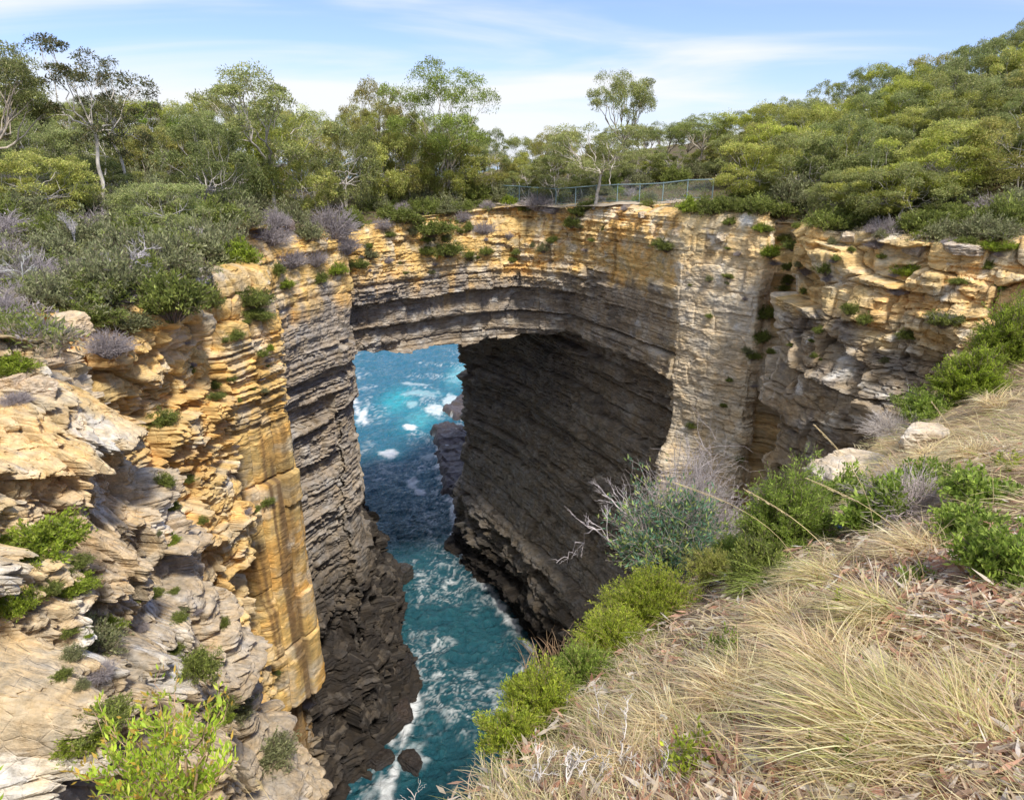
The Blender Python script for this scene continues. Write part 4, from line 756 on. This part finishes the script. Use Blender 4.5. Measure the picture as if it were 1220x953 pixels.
boulder(858, 285, .4, 12, 'cream boulder on the arch rim right of the fence', (.58, .50, .38), .7)
boulder(765, 258, .35, 13, 'small pale boulder under the fence posts', (.56, .47, .34), .7)
boulder(628, 822, 1.5, 14, 'black wet rock awash close to the foot of the right wall', (.05, .042, .038), .9, M_WET)
boulder(478, 690, 1.5, 15, 'dark bulging rock at the foot of the left wall', (.045, .04, .036), .9, M_WET)
boulder(474, 800, 1.7, 16, 'dark brown wave washed rock beside the white foam', (.035, .03, .027), .8, M_WET)
boulder(480, 850, 1.1, 17, 'low black rock in the surf below the left wall', (.05, .04, .036), .7, M_WET)
boulder(448, 905, 1.3, 18, 'dark reddish rock in the surf at the bottom left of the water', (.035, .03, .028), .6, M_WET)
boulder(492, 912, 1.2, 19, 'small dark reddish rock surrounded by foam', (.035, .03, .028), .6, M_WET)
def reef(poly, h, seed, label):
    poly = np.array(poly, float); x0, y0 = poly.min(0) - 2; x1, y1 = poly.max(0) + 2
    X, Y = np.meshgrid(np.arange(x0, x1, .22), np.arange(y0, y1, .3)); d = -sd(X, Y, poly) + 1.4 * fbm(X * .35, Y * .35, o=4, seed=seed)
    Z = ZW - 1.2 + (h + 1.2) * sst(d, -.6, .9) + .5 * (hsh(X / 1.6 + .3 * Y, Y / 2.4, 0, seed) - .5) + .35 * fbm(X * .8, Y * .8, o=4, seed=seed + 1)
    c = np.array((.085, .075, .082)) * (1 + .5 * fbm(X * .5, Y * .5, o=4, seed=seed + 2))[..., None]; c = mixc(c, (.75, .8, .82), sst(fbm(X * .7, Y * .7, o=4, seed=seed + 3) + .6 * sst(-d, -.9, .3), .55, .8) * .8)
    tag(mesh('reef', np.stack([X, Y, Z], -1).reshape(-1, 3), grid_faces(*X.shape), M_WET, col=c.reshape(-1, 3)), label, 'rock shelf')
def W_(px, py):
    b = (476.5 - py) / FPX; k = ZW / (-SP + b * CP); return ((px - 610) / FPX * k, (CP + b * SP) * k)
reef([W_(512, 518), W_(530, 508), W_(556, 515), W_(580, 560), W_(600, 640), W_(540, 655), W_(543, 610), W_(522, 575), W_(522, 545)], 1.7, 70, 'large flat grey rock shelf at the foot of the right wall beyond the arch')
reef([W_(530, 490), W_(548, 477), W_(570, 480), W_(570, 505), W_(540, 502)], 1.5, 75, 'smaller flat rock shelf farther out, washed by white surf')
# path and fence on the far side
fx = np.linspace(-2, 16, 60); FA, FB = at(598, 240, 57.5), at(848, 240, 46.5)
def path():
    t = np.linspace(-.1, 1.15, 70); x = FA[0] + (FB[0] - FA[0]) * t; y = FA[1] + (FB[1] - FA[1]) * t; w = np.linspace(0, 1, 7)
    X = x[None] - .30 * w[:, None]; Y = y[None] - .9 * w[:, None] - .1; Z = H(X, Y) + .07
    tag(mesh('path', np.stack([X, Y, Z], -1).reshape(-1, 3), grid_faces(7, 70)[:, ::-1], mat_plain('gravel', (.42, .35, .26), .95)), kind='structure')
path()
def bar(a, b, r, sides=6): return (np.array([a, b], float), r)
def fence():
    zf = lambda x, y: float(H(x, y)); root = empty('safety_fence', (FA[0], FA[1], zf(FA[0], FA[1]))); tag(root, 'low galvanised wire mesh safety fence along the far side of the arch', 'fence')
    m = mat_plain('galvanised_steel', (.26, .37, .40), .5, .2); n = 11; o0 = np.array(root.location); P = []
    for i in range(n):
        t = i / (n - 1); x = FA[0] + (FB[0] - FA[0]) * t; y = FA[1] + (FB[1] - FA[1]) * t; P.append(np.array([x, y, zf(x, y)]) - o0)
    for p in P:
        v, f = tubes([bar(p - (0, 0, .2), p + (0, 0, 1.3), .035)], 8); q = mesh('post', v, f, m, root, smooth=True)
        v, f = tubes([bar(p + (0, 0, 1.3), p + (0, 0, 1.34), .05)], 8); mesh('post_cap', v, f, m, q, smooth=True)
    v, f = tubes([(np.array([p + (0, 0, 1.27) for p in P]), .04)], 6); mesh('rail', v, f, m, root, smooth=True)
    v, f = tubes([(np.array([p + (0, 0, .12) for p in P]), .018)], 6); mesh('rail', v, f, m, root, smooth=True)
    W2 = []
    for a, b in zip(P[:-1], P[1:]):
        L = np.linalg.norm(b - a); k = int(L / .11)
        for i in range(-10, k):
            for s_ in (0, 1):
                t0, t1 = i / k, (i + 10) / k; z0, z1 = .12, 1.25
                if t0 < 0: z0 += (z1 - z0) * (-t0) / (t1 - t0); t0 = 0
                if t1 > 1: z1 = z0 + (z1 - z0) * (1 - t0) / (t1 - t0); t1 = 1
                A = a + (b - a) * t0 + np.array([0, 0, z0]); B = a + (b - a) * t1 + np.array([0, 0, z1])
                if s_: A[2], B[2] = (a + (b - a) * t0)[2] + 1.37 - z0, (a + (b - a) * t1)[2] + 1.37 - z1
                W2.append(bar(A, B, .0022))
    v, f = tubes(W2, 3); mesh('wire_mesh', v, f, m, root)
fence()

# ------------------------------------------------------------------ foreground: grass, litter, bushes
STRAW = [(.82, .70, .42), (.76, .62, .34), (.86, .77, .52), (.66, .50, .31), (.74, .66, .36), (.58, .44, .32)]
def blades(P, az, L, lean, droop, wid, cols, r, seg=5, org=None):
    n = len(P); t = np.linspace(0, 1, seg + 1)[None, :]; h = (lean[:, None] * t + droop[:, None] * t ** 2 * .8) * L[:, None]; v = (np.sqrt(np.maximum(.05, 1 - lean[:, None] ** 2)) * t - droop[:, None] * .75 * t ** 2.2) * L[:, None]
    a2 = az[:, None] + r.normal(0, .12, (n, 1)) * t * 2; X = P[:, None, 0] + np.cos(a2) * h; Y = P[:, None, 1] + np.sin(a2) * h; Z = P[:, None, 2] + v
    wv = (wid[:, None] * (1 - t ** 2 * .85))[..., None] * .5; tw = az + np.pi / 2 + r.normal(0, .7, n); S = np.stack([np.cos(tw), np.sin(tw), r.normal(0, .4, n)], -1)[:, None]
    o_ = np.zeros(3) if org is None else np.asarray(org); ca, sa = np.cos(az), np.sin(az); g = (H(P[:, 0] + o_[0] + .3 * ca, P[:, 1] + o_[1] + .3 * sa) - H(P[:, 0] + o_[0], P[:, 1] + o_[1])) / .3
    Z = Z + h * np.clip(g, -1.2, .6)[:, None] * .75
    C = np.stack([X, Y, Z], -1); V = np.stack([C - S * wv, C + S * wv], 2).reshape(-1, 3)
    b = (np.arange(n) * (seg + 1) * 2)[:, None] + (np.arange(seg) * 2)[None]; F = np.stack([b, b + 1, b + 3, b + 2], -1).reshape(-1, 4)
    return V, F, np.repeat(np.clip(cols, .01, 1), (seg + 1) * 2, 0)
def wfn(px, py):
    h = hit(px, py); return np.array(h[0]) if h else None
def nrm2(v): return v / np.linalg.norm(v)
FLOW = math.atan2(.75, -.66)
def dry_grass():
    r = np.random.default_rng(91); n = 170000
    d = 1.2 + 17 * r.random(n) ** 1.7; th = r.uniform(-.75, 1.25, n); x = d * np.sin(th + .25); y = d * np.cos(th + .25)
    s_ = sd(x, y, PIT); cl = fbm(x * 1.3, y * 1.3, o=3, seed=92); ok = (s_ > .02) & (y > .7) & (x > -.2) & ((s_ > .75 + .5 * fbm(x * 2, y * 2, o=2, seed=94)) | (y > 5.8) | (r.random(n) < .05)) & ((cl > -.2) | (r.random(n) < .25))
    lit = np.exp(-(((x - 2.4) / .75) ** 2 + ((y - 2.95) / .5) ** 2)) + np.exp(-(((x - 1.0) / .6) ** 2 + ((y - 1.62) / .22) ** 2)) + .5 * sst(fbm(x * 1.7, y * 1.7, o=3, seed=96), .05, .35); ok &= r.random(n) > lit * .93; x, y, d, cl = x[ok], y[ok], d[ok], cl[ok]; n = len(x)
    z = H(x, y); az = FLOW + .9 * fbm(x * .5, y * .5, o=2, seed=93) + r.normal(0, .45, n)
    L = (.07 + .22 * r.random(n) ** 1.6) * (1 + .35 * cl) * (1 + .05 * d) * (.35 + .65 * sst(sd(x, y, PIT), 0, 1.0)); V, F, C = blades(np.c_[x, y, z - .02], az, L, .62 + .34 * r.random(n), .15 + .4 * r.random(n), (.0030 + .0022 * r.random(n)) * (1 + .10 * d), pal(n, STRAW + [(.40, .44, .14)], r), r, 4)
    tag(mesh('dry_grass', V, F, M_GRASS, col=C), 'dry straw coloured grass combed down the foreground slope', 'grass', kind='stuff')
dry_grass()
def tussock(px, py, Lm, n, seed, label, cols, az0=FLOW, spread=.5, rad=.12, lean=(.62, .97), name='grass_tussock'):
    p = wfn(px, py)
    if p is None: return
    r = np.random.default_rng(seed); a = r.random(n) * 6.28; q = np.sqrt(r.random(n)) * rad; P = np.c_[np.cos(a) * q, np.sin(a) * q, np.zeros(n) - .04]
    az = az0 + r.normal(0, spread * 1.5, n) + .5 * np.sin(q * 40 + a * 3); L = Lm * .68 * (.2 + .85 * r.random(n) ** .9); V, F, C = blades(P, az, L, r.uniform(*lean, n), .08 + .32 * r.random(n), .0022 + .0026 * r.random(n) + .0006 * np.linalg.norm(p), pal(n, cols, r), r, 6, org=p)
    o = mesh(name, V, F, M_GRASS, col=C); o.location = p; tag(o, label, 'grass tussock', 'grass tussocks on the foreground slope')
G2 = STRAW + [(.60, .62, .24), (.56, .54, .22)]
for a in [(1105, 905, .80, 2600, 1, 'largest tussock of yellow green grass, sweeping left at the bottom right', G2, FLOW + .25, .42, .22),
          (1190, 900, .7, 1500, 2, 'green and straw tussock in the bottom right corner', G2, FLOW - .15, .4, .16),
          (1010, 800, .6, 1500, 3, 'pale straw tussock left of the largest tussock', STRAW, FLOW + .2, .5, .16),
          (1075, 735, .62, 1700, 4, 'straw tussock standing at the left end of the red leaf litter', G2, FLOW + .35, .45, .14),
          (960, 745, .5, 1300, 5, 'flattened straw tussock in the middle of the slope', STRAW, FLOW, .5, .15),
          (900, 830, .5, 1300, 6, 'greyish straw tussock beside the yellow green bush', STRAW, FLOW, .6, .15),
          (1000, 690, .55, 1200, 7, 'straw tussock below the blue flower', G2, FLOW + .5, .5, .14),
          (1120, 660, .6, 1100, 8, 'loose straw tussock in front of the leafy green bush', STRAW, FLOW + .3, .6, .16),
          (1060, 615, .5, 900, 9, 'brown tussock on the crest of the slope', STRAW, FLOW, .7, .2),
          (1180, 540, .55, 900, 10, 'tall pale tussock near the right edge below the green bushes', STRAW, FLOW + .4, .6, .22),
          (1120, 545, .55, 700, 11, 'straw tussock beside the pale rock of the far slope edge', STRAW, FLOW, .7, .25),
          (1200, 480, .6, 600, 12, 'distant straw tussock cut by the right edge', STRAW, FLOW, .8, .3),
          (820, 880, .42, 1100, 13, 'grey straw tussock near the white flowers at the bottom', STRAW, FLOW + .2, .7, .15),
          (760, 930, .36, 1000, 14, 'dry tussock tangled with white twigs at the bottom edge', STRAW, FLOW, .8, .15),
          (700, 815, .55, 420, 15, 'sparse brown reed like grass on the brink above the water', [(.40, .27, .16), (.50, .36, .22)], 1.9, .9, .5, (.02, .3)),
          (655, 850, .50, 320, 16, 'brown reed like grass leaning out over the water', [(.40, .27, .16), (.50, .36, .22)], 2.4, .8, .35, (.05, .4)),
          (930, 690, .6, 500, 17, 'thin green grass tuft between the fluffy bush and the straw', [(.35, .45, .10), (.45, .52, .15)], FLOW + .5, .7, .15)]: tussock(*a)
tussock(45, 345, 1.1, 1300, 31, 'large grey green tussock of strappy leaves on the left cliff top', [(.35, .36, .2), (.5, .46, .3), (.22, .27, .12)], .3, 1.6, .25, (.2, .8))
tussock(15, 365, .9, 700, 32, 'dry strappy tussock at the left edge of the cliff top', [(.45, .40, .3), (.5, .44, .33)], .3, 1.6, .2, (.2, .8))
def litter():
    r = np.random.default_rng(61); n = 17000
    k = r.integers(0, 3, n); x = np.where(k == 0, r.normal(2.4, .5, n), np.where(k == 1, r.normal(1.0, .5, n), r.uniform(-.5, 5, n))); y = np.where(k == 0, r.normal(2.95, .4, n), np.where(k == 1, r.normal(1.62, .25, n), r.uniform(.8, 6, n)))
    ok = (sd(x, y, PIT) > .45) & (y > .6); x, y = x[ok], y[ok]; n = len(x); z = H(x, y) + .012 + .05 * r.random(n)
    L = .05 + .09 * r.random(n); D = rdir(n, r); D[:, 2] *= .25; D[:, 2] -= .3 * (D[:, 1] - D[:, 0]) ; U = unit(rdir(n, r) * .5 + (0.4, -.4, 1.))
    V, F = leafq(np.c_[x, y, z], unit(D), U, L, .012 + .014 * r.random(n)); C = pal(n, [(.52, .28, .19), (.62, .38, .27), (.46, .27, .18), (.70, .62, .52), (.76, .70, .62), (.60, .48, .34), (.38, .27, .2), (.68, .58, .44)], r)
    tag(mesh('leaf_litter', V, F, M_GRASS, col=np.repeat(C, 4, 0)), 'reddish and bleached fallen gum leaves on the slope', 'leaf litter', kind='stuff')
litter()
def bush_at(name, px, py, R, h, label, seed, cat='bush', sink=.03, **k):
    p = wfn(px, py) if py is not None else np.array([px[0], px[1], float(H(*px)) ])
    if p is None: print('miss', label); return
    o = make_shrub(name, seed, R, h, **k); o.location = Vector(p) - Vector((0, 0, sink)); tag(o, label, cat); return o
YG = [(.38, .46, .045), (.30, .38, .04), (.48, .52, .07), (.24, .31, .04)]
FG = [(.26, .36, .06), (.32, .42, .07), (.19, .28, .05), (.38, .48, .10)]
TEAL = [(.12, .24, .15), (.16, .30, .19), (.10, .19, .10), (.30, .42, .12)]
for k_, (x_, y_, R_b, h_b, lb) in enumerate([(.0, 2.66, .20, .22, 'yellow green bush at the bottom edge of the photo below the water'), (.16, 3.0, .28, .34, 'yellow green bush right behind the white twigs on the brink'), (.47, 3.5, .30, .30, 'third yellow green bush up the brink from the bottom edge'),
        (.74, 4.05, .34, .36, 'feathery yellow green bush on the brink level with the black rock in the water'), (1.12, 4.5, .45, .50, 'tallest feathery yellow green bush, below the bluish green shrub'), (1.75, 4.85, .32, .22, 'yellow green bush touching the foot of the bluish green shrub'), (2.2, 5.6, .34, .30, 'fine yellow green bush between straw grass and bluish green shrub')]):
    bush_at('heath_bush', (x_, y_), None, R_b, h_b, lb, 301 + k_, nst=[150, 220, 170, 240, 330, 220, 180][k_], lper=[90, 130, 100, 110, 140, 120, 90][k_], L=.018, Wd=.0055, cols=[YG, YG, FG, YG, YG, [(.34, .36, .08), (.42, .42, .12), (.28, .30, .08)], FG][k_], rad=.002, stem=(.35, .27, .14), ups=.5)
bush_at('leafy_shrub', (1.75, 6.4), None, .85, 1.0, 'bluish green leafy shrub leaning out over the chasm', 306, nst=230, lper=46, L=.062, Wd=.018, cols=TEAL, rad=.005, stem=(.36, .31, .29), twiggy=.25, fork=3, tip=(.45, .5, .15))
bush_at('bare_shrub', (2.15, 7.1), None, .95, 1.45, 'tangle of bare lilac grey twigs above the bluish green shrub', 307, nst=300, lper=6, L=.04, Wd=.012, cols=LAV, rad=.0045, stem=(.47, .42, .41), twiggy=.85, fork=5)
bush_at('fluffy_bush', 935, 655, .48, .80, 'fluffy bright green bush on the crest of the slope', 308, nst=300, lper=150, L=.034, Wd=.007, cols=FG, rad=.004)
bush_at('fluffy_bush', 900, 690, .3, .34, 'smaller dark green bush left of the fluffy one', 309, nst=260, lper=100, L=.03, Wd=.008, cols=GRN, rad=.003)
bush_at('leafy_bush', 1045, 630, .34, .36, 'leafy apple green bush beside the pale rock', 310, nst=120, lper=60, L=.05, Wd=.022, cols=FG, rad=.004)
bush_at('leafy_bush', 1010, 600, .35, .4, 'small apple green bush against the pale rock edge', 311, nst=90, lper=50, L=.05, Wd=.022, cols=FG, rad=.004)
bush_at('leafy_bush', 1200, 690, .30, .34, 'apple green bush with stiff sprigs at the right edge', 312, nst=130, lper=64, L=.034, Wd=.015, cols=FG, rad=.003)
bush_at('leafy_bush', 1150, 640, .24, .26, 'apple green sprigs rising from straw, left of the right edge bush', 313, nst=90, lper=50, L=.034, Wd=.015, cols=FG, rad=.003)
bush_at('leafy_bush', 1165, 600, .30, .30, 'apple green bush behind the right edge sprigs', 314, nst=90, lper=50, L=.04, Wd=.018, cols=FG, rad=.003)
bush_at('leafy_bush', 1100, 590, .4, .35, 'sparse green bush near the crest behind the brown tussock', 315, nst=70, lper=44, L=.04, Wd=.018, cols=FG, rad=.003)
for k_, (px_, py_, lb) in enumerate([(1090, 700, 'small green sprig in the straw below the green bushes'), (1010, 745, 'low green sprig left of the red leaf litter'), (870, 790, 'green sprig in dry grass beside the yellow green bushes'), (960, 640, 'leafy sprig at the foot of the fluffy bush'), (1130, 580, 'green sprigs on the crest among pale grass'), (1195, 560, 'green leafy sprig at the right edge on the crest'), (1000, 925, 'small yellow green sprig near the bottom edge in leaf litter'), (830, 925, 'flat green leaved sprig near the white flowers')]):
    bush_at('leafy_sprig', px_, py_, .16, .2, lb, 340 + k_, nst=16, lper=26, L=.028, Wd=.012, cols=[FG, YG][k_ % 2], rad=.002, ups=.6)
bush_at('heath_bush', 1200, 440, .9, 1.3, 'tall green bush at the right edge against the cliff', 316, nst=380, lper=120, L=.06, Wd=.016, cols=BRT, rad=.008)
bush_at('heath_bush', 1150, 478, .75, .85, 'bright green bush hanging over the crest on the right', 317, nst=340, lper=120, L=.055, Wd=.015, cols=BRT, rad=.007)
bush_at('heath_bush', 1105, 500, .6, .5, 'low bright green bush at the crest left of the larger ones', 318, nst=220, lper=90, L=.05, Wd=.014, cols=FG, rad=.005)
bush_at('bare_shrub', 1065, 520, .7, .5, 'low heap of bleached twigs on the crest', 319, nst=260, lper=4, L=.04, Wd=.01, cols=LAV, rad=.004, stem=(.55, .5, .46), twiggy=.9, fork=4)
bush_at('bare_shrub', 1085, 615, .5, .4, 'brownish bare twigs between the green bushes', 320, nst=240, lper=4, L=.03, Wd=.01, cols=LAV, rad=.003, stem=(.45, .38, .36), twiggy=.9, fork=4)
bush_at('bare_shrub', 1120, 385 + 0, .8, .6, 'grey leafless bush at the right cliff end', 321, nst=200, lper=6, L=.05, Wd=.015, cols=LAV, rad=.006, stem=(.42, .38, .36), twiggy=.85, fork=4)
# sapling in the lower left
def sapling():
    src = make_shrub('sapling', 330, .34, .62, nst=46, lper=80, L=.034, Wd=.011, cols=[(.42, .58, .05), (.50, .66, .08), (.34, .48, .05), (.60, .66, .10)], rad=.0035, stem=(.42, .28, .17), tip=(.62, .42, .08), ups=.7, fork=3)
    x, y = -1.33, 1.93; src.location = (x, y, at(170, 975, y)[2]); tag(src, 'young shrub with yellow green leaves and orange tips at bottom left', 'sapling')
sapling()
src = make_shrub('sapling', 331, .16, .30, nst=12, lper=50, L=.03, Wd=.011, cols=[(.42, .58, .05), (.50, .66, .08)], rad=.003, tip=(.62, .42, .08), ups=.7, fork=2); src.location = at(-15, 960, 2.0); tag(src, 'yellow green sprig entering at the left edge', 'sapling')
def twig(px, py, h, seed, label, lean=(0, 0), col=(.72, .68, .64), rad=.006, depth=3, group=None, n=3, absloc=None):
    p = np.array(absloc) if absloc is not None else wfn(px, py)
    if p is None: return
    r = np.random.default_rng(seed); paths = []
    def grow(a, d, L, rr, k):
        e = a + d * L; P = curve(a, e, .03, 7, .07, r); paths.append((P, np.linspace(rr, rr * .6, 7)))
        if k == 0: return
        for _ in range(n):
            t = r.uniform(.35, 1); nd = unit(d + r.normal(0, .5, 3)); grow(P[int(t * 6)], nd, L * r.uniform(.4, .65), rr * .55, k - 1)
    grow(np.array([0., 0, -.05]), unit(np.array([lean[0], lean[1], 1.])), h * .6, rad, depth); v, f = tubes(paths, 5)
    o = mesh('dead_branch', v, f, M_TWIG, col=np.broadcast_to(np.array(col), v.shape), smooth=True); o.location = p; tag(o, label, 'dead branch', group)
WT = 'white dead twigs in the foreground'
for i, (px, py, h, lean, lab) in enumerate([(603, 948, .42, (-.1, .1), 'bleached forked twig standing at the bottom edge, leftmost of the white twigs'), (640, 950, .36, (.05, 0), 'white twig in front of the small yellow green bush'), (668, 950, .40, (.2, 0), 'thick white twig with a Y fork at the bottom edge'),
        (700, 945, .34, (.3, .1), 'white twig leaning right beside the Y forked one'), (735, 930, .34, (.1, .2), 'thin white twig among dry grass, below the yellow green bush'), (765, 945, .30, (.4, 0), 'curved white twig rightmost of the white twigs'), (720, 870, .3, (-.3, .1), 'pale twig poking out of the lower yellow green bush')]):
    twig(px, py, h, 400 + i, lab, lean, rad=.005 if i != 2 else .008, group=WT)
twig(0, 0, 1.3, 410, 'bare silver branches reaching left over the chasm from the shrub', (-1.8, .1), (.55, .50, .50), .011, 3, absloc=(1.5, 6.4, float(H(1.5, 6.4)) + .25))
twig(0, 0, 1.2, 411, 'bare forked branch above the silver branches, over the dark wall', (-1.3, .2), (.55, .50, .50), .009, 3, absloc=(1.6, 6.8, float(H(1.6, 6.8)) + .5))
twig(1088, 500, .9, 412, 'thin white dead stem standing on the crest against the right cliff', (-.25, 0), (.75, .72, .68), .007, 2)
twig(150, 355, 2.2, 413, 'grey dead shrub with a thick twisted stem on the left cliff edge', (.2, .2), (.45, .42, .42), .05, 4, n=4)
twig(170, 360, 1.7, 414, 'pale fallen branch beside the grey dead shrub', (1.2, .1), (.50, .46, .43), .035, 3)
twig(30, 345, 1.4, 415, 'whitish dead twigs at the left edge above the tussock', (.1, 0), (.55, .55, .52), .02, 4, n=4)
twig(90, 300, 2.0, 430, 'grey dead shrub in the scrub between left edge and twisted dead stem', (.1, 0), (.5, .47, .46), .03, 4, n=4)
twig(240, 300, 1.5, 431, 'small dead shrub close to the brow of the left wall', (.1, 0), (.5, .47, .46), .03, 4, n=4)
twig(60, 250, 2.2, 432, 'dead shrub far left among the second scrub row', (.1, 0), (.5, .47, .46), .03, 4, n=4)
twig(200, 260, 1.8, 433, 'pale dead branches in the scrub left of the arch', (.1, 0), (.5, .47, .46), .03, 4, n=4)
twig(505, 955, .34, 416, 'thin white twig standing before the water at the bottom', (-.45, .1), (.75, .70, .66), .0035, 2, absloc=at(505, 965, 2.6))
def stalk(px, py, h, lean, seed, label, absloc=None):
    p = np.array(absloc) if absloc is not None else wfn(px, py)
    if p is None: return
    r = np.random.default_rng(seed); t = np.linspace(0, 1, 12)[:, None]; d = np.array([lean[0], lean[1], 0]); P = np.array([0, 0, 1.]) * h * (t - .35 * t ** 2 * np.hypot(*lean)) + d * h * t ** 1.7
    root = empty('grass_stalk', p); tag(root, label, 'grass stalk', 'long flowering grass stalks'); v, f = tubes([(P, np.linspace(.0022, .0012, 12))], 4); mesh('stem', v, f, M_TWIG, root, np.broadcast_to(np.array((.66, .53, .28)), v.shape))
    k = 60; q = P[-4:][r.integers(0, 3, k)] + r.normal(0, .006, (k, 3)); q = P[-4] + (P[-1] - P[-4]) * (np.arange(k) / k)[:, None] + r.normal(0, .002, (k, 3)); D = unit(np.tile(P[-1] - P[-4], (k, 1)) + r.normal(0, .03, (k, 3))); V, F = leafq(q, D, rdir(k, r), .022, .005); mesh('seed_head', V, F, M_GRASS, root, np.broadcast_to(np.array((.72, .60, .36)), V.shape))
for i, (px, py, h, lean, lab) in enumerate([(1040, 650, 1.0, (-.45, .2), 'tall arching stalk crossing the right cliff'), (950, 690, .95, (-.9, .2), 'stalk leaning left over the leafy shrub'), (1150, 600, .9, (-.4, .1), 'stalk arching over the green bushes on the right'),
        (1100, 700, .8, (-.8, .2), 'stalk with a seed head in the middle of the straw'), (1010, 720, .8, (-.7, .3), 'stalk pointing at the pale rock'), (1180, 620, .7, (-.2, .2), 'upright stalk near the right edge')]): stalk(px, py, h, lean, 500 + i, lab)
stalk(0, 0, .34, (-.45, .1), 520, 'straw yellow stalk left of its twin at the bottom left of the chasm', at(312, 975, 2.3)); stalk(0, 0, .20, (-.3, .1), 521, 'shorter straw yellow stalk beside the longer one at the bottom left', at(326, 968, 2.3))
def flower(px, py, r0, seed, label, col=(.86, .84, .80)):
    p = wfn(px, py)
    if p is None: return
    r = np.random.default_rng(seed); h = .07 + .05 * r.random(); root = empty('flower', p); tag(root, label, 'flower', 'papery flowers in the grass')
    v, f = tubes([(np.array([[0, 0, -.02], [0, .005, h]]), .0018)], 4); mesh('stem', v, f, M_TWIG, root, np.broadcast_to(np.array((.4, .42, .2)), v.shape))
    k = 60; d = rdir(k, r); d[:, 2] = abs(d[:, 2]) * .8 + .1; V, F = leafq(np.tile([0, .005, h], (k, 1)), d, rdir(k, r), r0, r0 * .5); mesh('petals', V, F, M_GRASS, root, np.broadcast_to(np.array(col), V.shape))
for i, a in enumerate([(793, 838, .020, 'round white papery flower above the dry grass, left of centre bottom'), (788, 880, .020, 'white papery flower below the round one'), (940, 690, .022, 'small white flower beside the thin green tuft'), (990, 675, .022, 'white flower left of the straw tussock below the crest'),
        (1080, 890, .014, 'tiny white flower at the foot of the largest tussock'), (910, 705, .016, 'whitish flower at the lower edge of the fluffy bush')]): flower(a[0], a[1], a[2], 600 + i, a[3])
flower(997, 640, .03, 610, 'pale blue flower on the crest of the slope', (.35, .52, .80))
def slab(px, py, r, seed, label, c=(.62, .54, .42), flat=.5): boulder(px, py, r * .8, seed, label, c, flat, M_ROCKN, 'rock')
slab(1000, 590, .75, 30, 'pale sunlit rock outcrop on the crest right of the fluffy bush', flat=.6); slab(1030, 560, .6, 31, 'cream rock ledge above the pale outcrop', flat=.4); slab(1100, 525, .4, 32, 'small cream rock on the crest below the bleached twigs', flat=.5)
slab(1045, 790, .09, 33, 'small cream stone in the straw', flat=.5); slab(1085, 655, .12, 34, 'cream stone half buried in straw under the green bushes', flat=.4)

for o in LIBS:
    for ch in list(o.children): bpy.data.objects.remove(ch)
    bpy.data.objects.remove(o)
